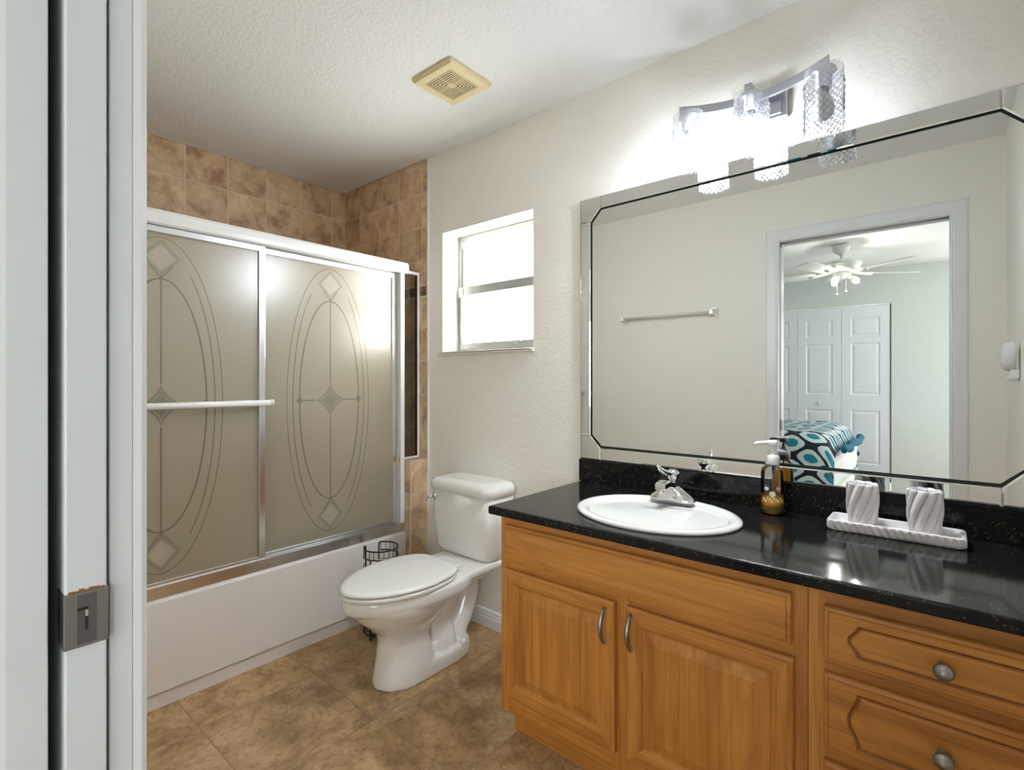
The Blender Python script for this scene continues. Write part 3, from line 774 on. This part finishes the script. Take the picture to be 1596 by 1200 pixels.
b.build('base', M['chrome'], fa)
b = MB(); sec = []
for t_ in range(9):
    s_ = t_ / 8; x = FC[0] + .012 - .112 * s_; zz = fz + .045 + .020 * math.sin(s_ * 2.2) ; hw = .019 - .001 * s_; hh = .013 - .002 * s_
    sec.append([(x, FC[1] + hw * a_, zz + hh * c_) for a_, c_ in ((1, -.7), (1, .6), (.75, 1), (-.75, 1), (-1, .6), (-1, -.7), (-.8, -1), (.8, -1))])
b.loft(sec, smooth=False); b.lathe([(0, 0), (.011, 0), (.011, .012), (0, .012)], (FC[0] - .085, FC[1], fz + .036), 14); bevel_mod(b.build('spout', M['chrome'], fa), .002)
b = MB(); b.lathe([(.017, .046), (.018, .056), (.012, .064), (.013, .070), (.020, .080), (.022, .090), (.019, .099), (.010, .105), (0, .106)], (FC[0] + .004, FC[1], fz), 28, cap0=True); 
b.tube([(FC[0] + .0, FC[1], fz + .090), (FC[0] - .030, FC[1] + .002, fz + .096), (FC[0] - .058, FC[1] + .006, fz + .104), (FC[0] - .078, FC[1] + .009, fz + .116), (FC[0] - .090, FC[1] + .011, fz + .128)], [.012, .011, .009, .0075, .005], 12); b.build('handle', M['chrome'], fa)

# ---------------------------------------------------------------- soap bottle
sx, sy = 1.778, .418; R_ = .0335
so = thing('soap_bottle', 'clear pump bottle of orange hand soap on the granite beside the backsplash', 'soap bottle', (sx, sy, CT))
b = MB(); b.lathe([(.030, 0), (R_, .003), (R_, .130), (R_ - .003, .143), (.020, .154), (.017, .157), (.017, .163)], (sx, sy, CT), 36, True, False); b.build('bottle', M['clear_plastic'], so)
t = NT('orange_soap'); fn = t.n('ShaderNodeFresnel'); M['soap'] = t.end(t.mixsh(.72, t.shader('Transparent', Color=(.98, .74, .22, 1)), t.bsdf(srgb(246, 182, 66), .25)))
b = MB(); b.lathe([(.0, .003), (.0295, .004), (R_ - .0015, .006), (R_ - .0015, .062), (0, .063)], (sx, sy, CT), 36, False, False); b.build('soap', M['soap'], so, label='orange liquid soap')
M['labelink'] = plain('label_white_ink', srgb(245, 240, 228), .5); M['labelgreen'] = plain('label_dark_green', srgb(70, 84, 66), .5); t = NT('label_orange_ink'); M['labelorange'] = t.end(t.mixsh(.55, t.shader('Diffuse', Color=srgb(240, 160, 44)), t.shader('Translucent', Color=srgb(250, 170, 40))))
fa_ang = math.atan2(-sy, -sx)
def on_bottle(a, zz, r=R_ + .0006): return (sx + r * math.cos(a), sy + r * math.sin(a), CT + zz)
b = MB()
def disc(ac, zc, ra, rz, n=14):
    b.face([b.b.verts.new(on_bottle(ac + ra * math.cos(2 * PI * k / n), zc + rz * math.sin(2 * PI * k / n))) for k in range(n)])
disc(fa_ang, .068, .28, .009); disc(fa_ang + .52, .086, .17, .006); disc(fa_ang - .5, .084, .2, .006)
for k in range(9): disc(fa_ang - .75 + k * .18, .050 - .006 * math.sin(k * 2.1), .07, .004)
b.mi = 1
def band(z0, z1, a0, a1, n=16):
    vs = [(b.b.verts.new(on_bottle(a0 + (a1 - a0) * k / n, z0)), b.b.verts.new(on_bottle(a0 + (a1 - a0) * k / n, z1))) for k in range(n + 1)]
    for p, q in zip(vs, vs[1:]): b.face([p[0], q[0], q[1], p[1]])
band(.017, .024, fa_ang - 1.1, fa_ang + 1.1); b.mi = 2; band(.031, .036, fa_ang - .7, fa_ang + .7); band(.075, .140, fa_ang + .50, fa_ang + .62); band(.020, .135, fa_ang + PI - 1.15, fa_ang + PI + .05)
b.build('printed_label', [M['labelink'], M['labelgreen'], M['labelorange']], so, label='white and orange printed label')
b = MB(); zc = CT + .157
b.lathe([(.0195, 0), (.0205, .003), (.0205, .024), (.017, .031), (.008, .034), (.008, .040)], (sx, sy, zc), 28); b.lathe([(.0055, .038), (.0055, .060)], (sx, sy, zc), 14)
b.lathe([(.006, .056), (.013, .058), (.014, .070), (.012, .076), (0, .077)], (sx, sy, zc), 20)
b.tube([(sx, sy, zc + .068), (sx - .018, sy + .028, zc + .068), (sx - .026, sy + .042, zc + .066), (sx - .029, sy + .047, zc + .060)], [.008, .0065, .0055, .005], 10); b.build('pump', M['white_plastic'], so, label='white pump head')
b = MB(); b.tube([(sx, sy, CT + .012), (sx + .004, sy, CT + .157)], .0025, 8); b.build('dip_tube', M['clear_plastic'], so)

# ---------------------------------------------------------------- tray and tumblers
tx0, tx1, ty0, ty1 = 1.690, 1.806, -.044, .258
tr = thing('vanity_tray', 'white ceramic tray with rippled grey sides on the granite counter', 'tray', ((tx0 + tx1) / 2, (ty0 + ty1) / 2, CT))
def wavy(i, z_, amp, ph=0., n=480):
    """rounded rectangle with slanting ripples"""
    base = []; hx_, hy_, r_ = (tx1 - tx0) / 2 - i, (ty1 - ty0) / 2 - i, .014
    cxx, cyy = (tx0 + tx1) / 2, (ty0 + ty1) / 2
    pts = rrect(cxx, cyy, hx_, hy_, r_, z_, 8); per = [0.]
    for p, q in zip(pts, pts[1:] + pts[:1]): per.append(per[-1] + (Vector(q) - Vector(p)).length)
    out = []
    for k in range(n):
        s_ = per[-1] * k / n
        j = max(q for q in range(len(pts)) if per[q] <= s_ + 1e-9); f_ = (s_ - per[j]) / max(per[j + 1] - per[j], 1e-9)
        p = Vector(pts[j]).lerp(Vector(pts[(j + 1) % len(pts)]), f_); c_ = Vector((cxx, cyy, z_))
        pr_ = Vector((max(-hx_ + r_, min(hx_ - r_, p.x - cxx)), max(-hy_ + r_, min(hy_ - r_, p.y - cyy)), 0)) + c_
        nn = (p - pr_); nn.normalize()
        wv = .5 + .5 * math.sin(2 * PI * (k * 46 / n) + ph); out.append(tuple(p - nn * amp * (1 - wv) ** 1.6 ))
    return out
b = MB()
b.loft([wavy(.008, CT + .0005, 0), wavy(.003, CT + .003, .004, 0), wavy(0, CT + .008, .006, .5), wavy(0, CT + .014, .0065, 1.1), wavy(0, CT + .020, .006, 1.7), wavy(0, CT + .025, .004, 2.2), wavy(.002, CT + .029, .001, 2.5), wavy(.007, CT + .030, 0), wavy(.011, CT + .026, 0), wavy(.015, CT + .012, 0), wavy(.022, CT + .0095, 0)], smooth=True)
b.build('dish', M['ceramic'], tr)
def tumbler(x, y, lab):
    g = thing('tumbler', lab, 'cup', (x, y, CT + .0097), 'swirl cups on the tray'); b = MB(); N_ = 132; K = 9; loops = []; h = .124; z0 = CT + .0097
    prof = [(.0, .030), (.03, .0325), (.15, .0355), (.35, .0385), (.55, .040), (.75, .0402), (.9, .0395), (.97, .039), (1., .0375)]
    fine = []
    for (s0, r0), (s1, r1) in zip(prof, prof[1:]):
        m_ = max(1, round((s1 - s0) * 40)); fine += [(s0 + (s1 - s0) * q / m_, r0 + (r1 - r0) * q / m_) for q in range(m_)]
    for s_, r in fine + [prof[-1]]:
        tw = -s_ * 1.35; L = []
        for k in range(N_):
            a = 2 * PI * k / N_; ph = (K * (a + tw) / (2 * PI)) % 1.
            rip = math.sin(PI * ph ** 1.3) ** .8   # rounded ridges leaning one way
            L.append((x + (r - .0055 + .0055 * rip) * math.cos(a), y + (r - .0055 + .0055 * rip) * math.sin(a), z0 + s_ * h - (.0022 * (1 - rip) if s_ > .9 else 0)))
        loops.append(L)
    for s_, r in ((.99, .0315), (.9, .031), (.2, .028), (.12, .02)): loops.append([(x + r * math.cos(2 * PI * k / N_), y + r * math.sin(2 * PI * k / N_), z0 + s_ * h) for k in range(N_)])
    b.loft(loops)
    n0 = 0
    for f in b.b.faces:
        c = f.calc_center_median(); s_ = (c.z - z0) / h; r = math.hypot(c.x - x, c.y - y); a = math.atan2(c.y - y, c.x - x)
        ph = (K * (a - s_ * 1.35) / (2 * PI)) % 1.
        if .02 < s_ < .985 and r > .031 and len(f.verts) == 4 and (ph > .93 or ph < .04): f.material_index = 1
    b.build('cup_body', [M['ceramic'], M['groovegrey']], g)
tumbler(1.752, .178, 'white swirl ribbed tumbler on the tray, the one nearer the soap bottle')
tumbler(1.752, .040, 'white swirl ribbed tumbler on the tray, the one farther from the soap bottle')

# ---------------------------------------------------------------- wall mirror
mi = thing('wall_mirror', 'large wall mirror with clipped corners and a border of mirror strips above the countertop', 'mirror', (W - .004, .488, .886))
my0, my1, mz0, mz1 = -.212, 1.181, .8865, 1.979; bw, ch = .051, .097
def outline(pts, x0, x1, bev, mi_front=0):
    """thick polygon with a bevelled front edge facing -x; pts = (y,z)"""
    b = MB(); n = len(pts); c = Vector((sum(p[0] for p in pts) / n, sum(p[1] for p in pts) / n))
    def ins(d):
        out = []
        for i in range(n):
            p0, p1, p2 = Vector(pts[i - 1]), Vector(pts[i]), Vector(pts[(i + 1) % n])
            e1 = (p1 - p0).normalized(); e2 = (p2 - p1).normalized(); n1 = Vector((-e1.y, e1.x)); n2 = Vector((-e2.y, e2.x))
            if n1.dot(c - p1) < 0: n1 = -n1
            if n2.dot(c - p1) < 0: n2 = -n2
            m_ = (n1 + n2); m_ /= max(m_.dot(n1), .2); q = p1 + m_ * d; out.append(q)
        return out
    L = [[(x1, p[0], p[1]) for p in pts], [(x0 + .0018, p[0], p[1]) for p in pts], [(x0, p.x, p.y) for p in ins(bev)]]
    b.mi = 1; r = b.loft(L[:2], cap0=True, cap1=False, smooth=False); b.mi = 0; r2 = b.loft(L[1:], cap0=False, cap1=True, smooth=False)
    return b
oc = [(my0 + bw + .0005, mz0 + .103), (my0 + ch + .002, mz0 + .058), (my1 - ch - .002, mz0 + .058), (my1 - bw - .003, mz0 + .103), (my1 - bw - .003, mz1 - .103), (my1 - ch - .002, mz1 - .055), (my0 + ch + .002, mz1 - .055), (my0 + bw + .0005, mz1 - .103)]
MB().box(W - .0018, W - .0006, my0 + .01, my1 - .01, mz0 + .01, mz1 - .01).build('backing', M['mirror_edge'], mi)
outline(oc, W - .007, W - .0020, .002).build('centre_glass', [M['mirror'], M['mirror_edge']], mi)
g = .0008; xs0, xs1 = W - .0125, W - .0020
def strip(pts): outline(pts, xs0, xs1, .004).build('border_strip', [M['mirror'], M['mirror_edge']], mi)
strip([(my0 + ch + g, mz1 - .050), (my1 - ch - g, mz1 - .050), (my1 - ch - g, mz1), (my0 + ch + g, mz1)])
strip([(my0 + ch + g, mz0), (my1 - ch - g, mz0), (my1 - ch - g, mz0 + .050), (my0 + ch + g, mz0 + .050)])
strip([(my1 - bw + .002, mz0 + .10 + g), (my1, mz0 + .10 + g), (my1, mz1 - .10 - g), (my1 - bw + .002, mz1 - .10 - g)])
strip([(my0, mz0 + .10 + g), (my0 + bw - .002, mz0 + .10 + g), (my0 + bw - .002, mz1 - .10 - g), (my0, mz1 - .10 - g)])
for fy in (0, 1):
    for fz_ in (0, 1):
        Yf = (lambda d: my1 - d) if fy else (lambda d: my0 + d); Zf = (lambda d: mz1 - d) if fz_ else (lambda d: mz0 + d)
        outline([(Yf(0), Zf(0)), (Yf(ch), Zf(0)), (Yf(ch), Zf(.050)), (Yf(bw - .002), Zf(.10)), (Yf(0), Zf(.10))], xs0, xs1, .004).build('corner_piece', [M['mirror'], M['mirror_edge']], mi)

# ---------------------------------------------------------------- vanity light
vl = thing('vanity_light', 'three light vanity fixture with curved bar and cut glass shades above mirror', 'light fixture', (W, .47, 2.12))
b = MB(); b.box(W - .026, W - .001, .388, .551, 2.073, 2.182, .004); b.box(W - .032, W - .026, .402, .537, 2.085, 2.170, .003); b.build('backplate', M['fixture'], vl)
SXv = 1.727
b = MB(); sec = []
for k in range(25):
    s_ = -1 + 2 * k / 24; y = .476 + .222 * s_; x = SXv + .075 * (1 - s_ * s_) - .004; 
    sec.append([(x - .006, y, 2.132), (x + .006, y, 2.132), (x + .006, y, 2.160), (x - .006, y, 2.160)])
b.loft(sec, smooth=False); bevel_mod(b.build('curved_bar', M['fixture'], vl), .0015)
b = MB(); b.box(SXv - .014, W - .03, .463, .485, 2.136, 2.156, .002); b.build('arm', M['fixture'], vl)
for i, (y, lit) in enumerate(((.668, 1), (.468, 1), (.269, 0))):
    b = MB(); b.lathe([(.0, .016), (.018, .016), (.030, .010), (.034, .0), (.022, -.002), (.021, -.045), (0, -.046)], (SXv, y, 2.116), 24); so_ = b.build('socket', M['fixture'], vl)
    # cut-glass cylinder: scalloped rims and diamond facets
    b = MB(); N_ = 144; loops = []; K = 18; NR = 72
    zs = [2.122 - .18 * k / NR for k in range(NR + 1)]
    for j, zz in enumerate(zs):
        s_ = j / NR; L = []
        for k in range(N_):
            a = 2 * PI * k / N_
            if s_ < .16: f_ = .5 + .5 * math.cos(K * 2 * a * .5); r = .0485 + .0022 * f_; dz = .003 * f_ if j == 0 else 0
            elif s_ < .19: r = .0512; dz = 0
            else:
                u_ = K * a / (2 * PI); v_ = s_ * 9.; d1_ = abs(((u_ + v_) % 1) - .5); d2_ = abs(((u_ - v_) % 1) - .5)
                r = .0475 + .0070 * min(d1_, d2_) * 2; dz = -.004 * (.5 + .5 * math.cos(K * a)) if j == NR else 0
            L.append((SXv + r * math.cos(a), y + r * math.sin(a), zz + dz))
        loops.append(L)
    b.loft(loops, cap0=False, cap1=False, smooth=False)
    for f in b.b.faces:
        c = f.calc_center_median(); s_ = (2.122 - c.z) / .18; a = math.atan2(c.y - y, c.x - SXv); u_ = K * a / (2 * PI); v_ = s_ * 9.
        if s_ < .185: f.material_index = 2
        else: f.material_index = 1 if min(abs(((u_ + v_) % 1) - .5), abs(((u_ - v_) % 1) - .5)) < .085 else 0
    b.build('glass_shade', [M['crystal'], M['crystal_groove'], M['crystal_rim']], vl, label='cut glass cylinder shade, lit' if lit else 'cut glass cylinder shade, unlit')
    b = MB(); b.lathe([(.0, -.046), (.013, -.047), (.014, -.062), (.020, -.078), (.0262, -.096)], (SXv, y, 2.116), 24, cap1=False); b.mi = 1
    b.lathe([(.0262, -.096), (.028, -.106), (.027, -.118), (.022, -.130), (.010, -.138), (0, -.140)], (SXv, y, 2.116), 24, cap0=False)
    b.build('bulb', [M['deadbulb'], M['bulb'] if lit else M['deadbulb']], vl, label='lit bulb' if lit else 'unlit bulb')

# ---------------------------------------------------------------- ceiling exhaust fan grille
ve = thing('exhaust_vent', 'square yellowed exhaust fan grille on the white ceiling', 'vent', (1.437, 1.537, CZ)); vx, vy, vh = 1.437, 1.537, .114
b = MB(); b.loft([rrect(vx, vy, vh, vh, .004, CZ - .001), rrect(vx, vy, vh, vh, .004, CZ - .012), rrect(vx, vy, vh - .006, vh - .006, .004, CZ - .018), rrect(vx, vy, .077, .077, .003, CZ - .019), rrect(vx, vy, .077, .077, .003, CZ - .010)], cap0=True, cap1=False, smooth=False); b.build('cover', M['vent'], ve)
b = MB(); b.box(vx - .0765, vx + .0765, vy - .0765, vy + .0765, CZ - .0115, CZ - .0095); b.build('duct', M['dark'], ve, label='dark duct behind the slots')
b = MB()
for k in range(6):
    o_ = .0735 - k * .0112; i_ = o_ - .0058
    for q in ((vx - o_, vx + o_, vy + i_, vy + o_), (vx - o_, vx + o_, vy - o_, vy - i_), (vx - o_, vx - i_, vy - i_, vy + i_), (vx + i_, vx + o_, vy - i_, vy + i_)): b.box(*q, CZ - .019, CZ - .0172)
b.box(vx - .0105, vx + .0105, vy - .0105, vy + .0105, CZ - .019, CZ - .0172)
b.box(vx - .077, vx + .077, vy - .002, vy + .002, CZ - .0174, CZ - .0162); b.box(vx - .002, vx + .002, vy - .077, vy + .077, CZ - .0174, CZ - .0162); b.build('louvres', M['vent'], ve)

# ---------------------------------------------------------------- towel bar on the doorway wall (seen in the mirror)
tb = thing('towel_bar', 'white ceramic towel bar on the wall facing the mirror', 'towel bar', (XD, 1.51, 1.665))
b = MB(); b.tube([(XD + .058, 1.19, 1.672), (XD + .058, 1.835, 1.672)], .0105, 12); b.build('bar', plain('pale_towel_bar', srgb(214, 212, 200), .3), tb)
for y in (1.185, 1.84):
    b = MB(); b.box(XD + .0005, XD + .010, y - .022, y + .022, 1.63, 1.71, .004)
    b.loft([[(XD + x, y - w_, z_), (XD + x, y + w_, z_), (XD + x, y + w_, z_ + h_), (XD + x, y - w_, z_ + h_)] for x, w_, z_, h_ in ((.008, .020, 1.636, .066), (.025, .016, 1.648, .042), (.045, .014, 1.656, .032), (.074, .013, 1.657, .029))], smooth=False)
    bevel_mod(b.build('post', M['porcelain'], tb), .003)

# ---------------------------------------------------------------- night light on the end wall (seen in the mirror)
nl = thing('night_light', 'small oval night light on the end wall, seen at the mirror right edge', 'night light', (.78, YS, 1.29))
b = MB(); b.box(.76, .80, YS + .0005, YS + .03, 1.225, 1.265, .006); b.lathe([(0, 0), (.016, .002), (.020, .012), (.014, .022), (0, .026)], (.78, YS + .02, 1.215), 18); b.build('base', M['white_plastic'], nl)
b = MB(); b.loft([[(.78 + .038 * q * math.cos(2 * PI * k / 28), YS + .012 + d_, 1.315 + .062 * q * math.sin(2 * PI * k / 28)) for k in range(28)] for q, d_ in ((.92, 0), (1., .004), (1., .018), (.9, .034), (.6, .044), (.1, .047))]); b.build('shade', plain('pearly_shade', srgb(226, 224, 222), .25), nl)

# ================================================================ bedroom seen through the doorway in the mirror
BX = -3.2
struct('floor_bedroom', MB().box(BX - .7, .1, -1.6, 3.1, -.05, 0), M['carpet'])
struct('ceiling_bedroom', MB().box(BX - .7, .1, -1.6, 3.1, CZ, CZ + .06), M['ceiling'])
b = MB(); b.box(BX - .1, BX, -1.6, -1.36, 0, CZ); b.box(BX - .1, BX, -.20, .44, 0, CZ); b.box(BX - .1, BX, -1.36, -.20, 0, .8); b.box(BX - .1, BX, -1.36, -.20, 2.1, CZ); b.box(BX - .1, BX, 2.262, 3.1, 0, CZ); b.box(BX - .1, BX, .44, 2.262, 2.062, CZ); struct('wall_bedroom_left', b, M['bedwall'])
struct('wall_closet', MB().box(BX - .7, BX - .65, .3, 2.4, 0, CZ), M['dark'])
struct('wall_bedroom_back', MB().box(BX - .1, .07, 3.1, 3.2, 0, CZ), M['bedwall'])
b = MB(); bx0, bx1, bz0, bz1 = -2.6, -1.6, .8, 2.1
for q in ((BX - .1, bx0, 0, CZ), (bx1, .07, 0, CZ), (bx0, bx1, 0, bz0), (bx0, bx1, bz1, CZ)): b.box(q[0], q[1], -1.6, -1.5, q[2], q[3])
struct('wall_bedroom_front', b, M['bedwall'])
b = MB()
for q in ((bx0, bx0 + .04, bz0, bz1), (bx1 - .04, bx1, bz0, bz1), ((bx0 + bx1) / 2 - .02, (bx0 + bx1) / 2 + .02, bz0, bz1), (bx0, bx1, bz0, bz0 + .04), (bx0, bx1, bz1 - .04, bz1)): b.box(q[0], q[1], -1.57, -1.53, q[2], q[3])
struct('window_2', b, M['trim'])
b = MB()
for q in ((-1.36, -1.32, bz0, bz1), (-.24, -.20, bz0, bz1), (-.80, -.76, bz0, bz1), (-1.36, -.20, bz0, bz0 + .04), (-1.36, -.20, bz1 - .04, bz1)): b.box(BX - .07, BX - .03, *q)
struct('added_daylight_opening', b, M['trim'])  # unseen window, added so daylight shines through the doorway onto the vanity side

# bifold closet doors
def leaf(y0, y1, t, knob):
    b = MB(); x = BX - .012; z0, z1 = .012, 2.048
    b.box(x - .03, x - .012, y0, y1, z0, z1)
    # stiles/rails with recessed raised panels
    yi0, yi1 = y0 + .085, y1 - .085; ps = [(.273, .875), (1.047, 1.635), (1.707, 1.92)]
    zz = z0
    for a_, c_ in ps + [(z1, z1)]:
        b.box(x - .012, x, yi0, yi1, zz, a_); zz = c_
    b.box(x - .012, x, y0, yi0, z0, z1); b.box(x - .012, x, yi1, y1, z0, z1)
    for a_, c_ in ps:
        pr = [(0, -.0005), (.010, -.008), (.016, -.009), (.040, -.002), (.045, -.0015)]
        b.loft([[(x + d_, yi1 - i_, a_ + i_), (x + d_, yi1 - i_, c_ - i_), (x + d_, yi0 + i_, c_ - i_), (x + d_, yi0 + i_, a_ + i_)] for i_, d_ in pr], cap0=False, smooth=False)
    o = b.build('door_leaf', M['doorpaint'], t)
    if knob:
        k = MB(); k.lathe([(0, 0), (.008, 0), (.008, .012), (.017, .018), (.018, .026), (.012, .032), (0, .033)], (x, (y0 + y1) / 2, .945), 18, axis='x'); k.build('knob', M['fanwhite'], o)
bf = thing('bifold_closet_door', 'white panelled bifold closet door seen in the mirror, the pair with dark edge at right', 'closet door', (BX, .9, 0), 'bifold closet doors')
leaf(.454, .898, bf, False); leaf(.902, 1.346, bf, True)
bf2 = thing('bifold_closet_door', 'white panelled bifold closet door seen in the mirror, the pair cut off by the doorway jamb', 'closet door', (BX, 1.8, 0), 'bifold closet doors')
leaf(1.352, 1.796, bf2, True); leaf(1.80, 2.244, bf2, False)

# bed
bed = thing('bed', 'low white bed with box base seen through the doorway in the mirror', 'bed', (-1.7, 1.75, 0))
b = MB(); b.box(-2.42, -.98, .64, 2.74, .03, .33, .03, 3); b.build('box_spring', M['sheet'], bed)
b = MB(); b.box(-2.42, -.98, .66, 2.74, .335, .60, .06, 4); b.build('mattress', M['sheet'], bed)
for x in (-2.3, -1.1):
    for y in (.8, 2.6):
        b = MB(); b.box(x - .03, x + .03, y - .03, y + .03, 0, .035); b.build('leg', M['dark'], bed)
# quilt: a draped cross-section extruded along the bed, rolled over at the foot
b = MB(); N_ = 44; Lg = 40; rows = []; uvs = {}
sec = []; hw, rr = .80, .17
def qsec(s_):       # arc-length parameter across the bed: down the near side, over the top, down the far side
    side = .44
    topl = 2 * (hw - rr); arcl = rr * PI / 2; tot = 2 * side + topl + 2 * arcl; d = s_ * tot
    zt = .795
    if d < side: return (hw, zt - rr - side + d, d)
    d2 = d - side
    if d2 < arcl: a = d2 / rr; return (hw - rr + rr * math.cos(a), zt - rr + rr * math.sin(a), d)
    d3 = d2 - arcl
    if d3 < topl: return (hw - rr - d3, zt, d)
    d4 = d3 - topl
    if d4 < arcl: a = d4 / rr; return (-(hw - rr) - rr * math.sin(a), zt - rr + rr * math.cos(a), d)
    return (-hw, zt - rr - (d4 - arcl), d)
qv = {}
for j in range(Lg + 1):
    t_ = j / Lg; y = .66 + (2.5 - .66) * t_; row = []
    endk = min(1., (y - .66) / .20); drop = (1 - math.sqrt(max(0, 1 - (1 - endk) ** 2))) * .16
    for i in range(N_ + 1):
        x, zz, dd = qsec(i / N_); sc = 1 - .10 * (1 - endk)
        puff = .012 * math.sin(x * 9 + y * 5) * math.sin(y * 11)
        v = b.b.verts.new((-1.70 + x * sc, y, zz - drop * (1 if zz > .6 else .4) + puff)); row.append(v); qv[v] = (dd, y)
    rows.append(row)
uvl = b.b.loops.layers.uv.new('pattern')
for j in range(Lg):
    for i in range(N_):
        f = b.face([rows[j][i], rows[j][i + 1], rows[j + 1][i + 1], rows[j + 1][i]], True)
        for l in f.loops: l[uvl].uv = qv[l.vert]
qo = b.build('quilt', M['quilt'], origin=(-1.7, 1.6, .6))
m = qo.modifiers.new('thickness', 'SOLIDIFY'); m.thickness = .02; m.offset = -1
tag(qo, 'teal and navy ogee print quilt spread over the white bed, seen in the mirror', 'quilt')
b = MB(); b.tube([(-2.33 + 1.26 * k / 12, .612 + .008 * math.sin(k * 2.), .655 + .012 * math.sin(k * 1.3)) for k in range(13)], [.02] + [.030 + .006 * math.sin(k * 2.2) for k in range(1, 12)] + [.02], 14)
tag(b.build('throw_blanket', M['teal'], origin=(-1.7, .635, .615)), 'dark teal blanket bunched at the foot of the bed, seen in the mirror', 'blanket')

# ceiling fan
fx, fy = -1.75, .71
cf = thing('ceiling_fan', 'white five blade ceiling fan with lit bulb seen in the mirror', 'ceiling fan', (fx, fy, CZ))
b = MB(); b.lathe([(.05, 0), (.072, -.004), (.07, -.03), (.052, -.07), (.03, -.088), (.015, -.09)], (fx, fy, CZ - .001), 28); b.build('canopy', M['fanwhite'], cf)
b = MB(); b.tube([(fx, fy, CZ - .08), (fx, fy, 2.285)], .013, 12); b.lathe([(.013, 0), (.028, -.006), (.028, -.016), (.013, -.02)], (fx, fy, 2.30), 20); b.build('downrod', M['fanwhite'], cf)
b = MB(); b.lathe([(.03, 2.288), (.12, 2.286), (.152, 2.276), (.158, 2.262), (.150, 2.245), (.140, 2.232), (.136, 2.205), (.10, 2.192), (.06, 2.188)], (fx, fy, 0), 36); b.build('motor_housing', M['fanwhite'], cf)
for ang in (-54, -126, 18, 90, 162):
    a = math.radians(ang); dx, dy = -math.cos(a), math.sin(a); u_ = Vector((dx, dy, 0)); v_ = Vector((-dy, dx, 0)); c0 = Vector((fx, fy, 2.186))
    b = MB(); out = []
    for d_, w_ in ((.20, .045), (.24, .06), (.45, .068), (.60, .066), (.645, .05), (.66, .02)): out.append((d_, w_))
    top = [c0 + u_ * d_ + v_ * w_ + Vector((0, 0, -.010 * w_ / .06)) for d_, w_ in out] + [c0 + u_ * d_ - v_ * w_ - Vector((0, 0, -.010 * w_ / .06)) for d_, w_ in reversed(out)]
    b.loft([top, [p - Vector((0, 0, .008)) for p in top]], smooth=False); bl = b.build('blade', M['fanwhite'], cf)
    b = MB(); b.tube([c0 + u_ * .10 + Vector((0, 0, .01)), c0 + u_ * .17 - Vector((0, 0, .004)), c0 + u_ * .26 - Vector((0, 0, .012))], [.016, .012, .014], 8); b.build('blade_iron', M['fanwhite'], bl)
b = MB(); b.lathe([(.06, 2.19), (.075, 2.18), (.07, 2.15), (.045, 2.135), (.02, 2.13)], (fx, fy, 0), 28); b.build('light_kit', M['fanwhite'], cf)
for k in range(3):
    a = math.radians(20 + 120 * k); dv = Vector((math.cos(a), math.sin(a), -.8)).normalized(); p0 = Vector((fx, fy, 2.155)) + Vector((math.cos(a), math.sin(a), 0)) * .05
    b = MB(); b.tube([p0, p0 + dv * .03, p0 + dv * .055], [.016, .024, .027], 14); b.build('socket', M['fanwhite'], cf)
    b = MB(); b.tube([p0 + dv * .05, p0 + dv * .07, p0 + dv * .09, p0 + dv * .105], [.018, .026, .024, .008], 14); b.build('bulb', M['fanbulb'] if k != 1 else M['deadbulb'], cf)
for dx_, ln in ((.03, .13), (-.03, .10)):
    b = MB(); b.tube([(fx + dx_, fy + dx_, 2.135), (fx + dx_, fy + dx_, 2.135 - ln)], .0025, 6); b.lathe([(0, 0), (.008, -.006), (.01, -.016), (0, -.022)], (fx + dx_, fy + dx_, 2.135 - ln), 12); b.build('pull_chain', M['chain_white'], cf)
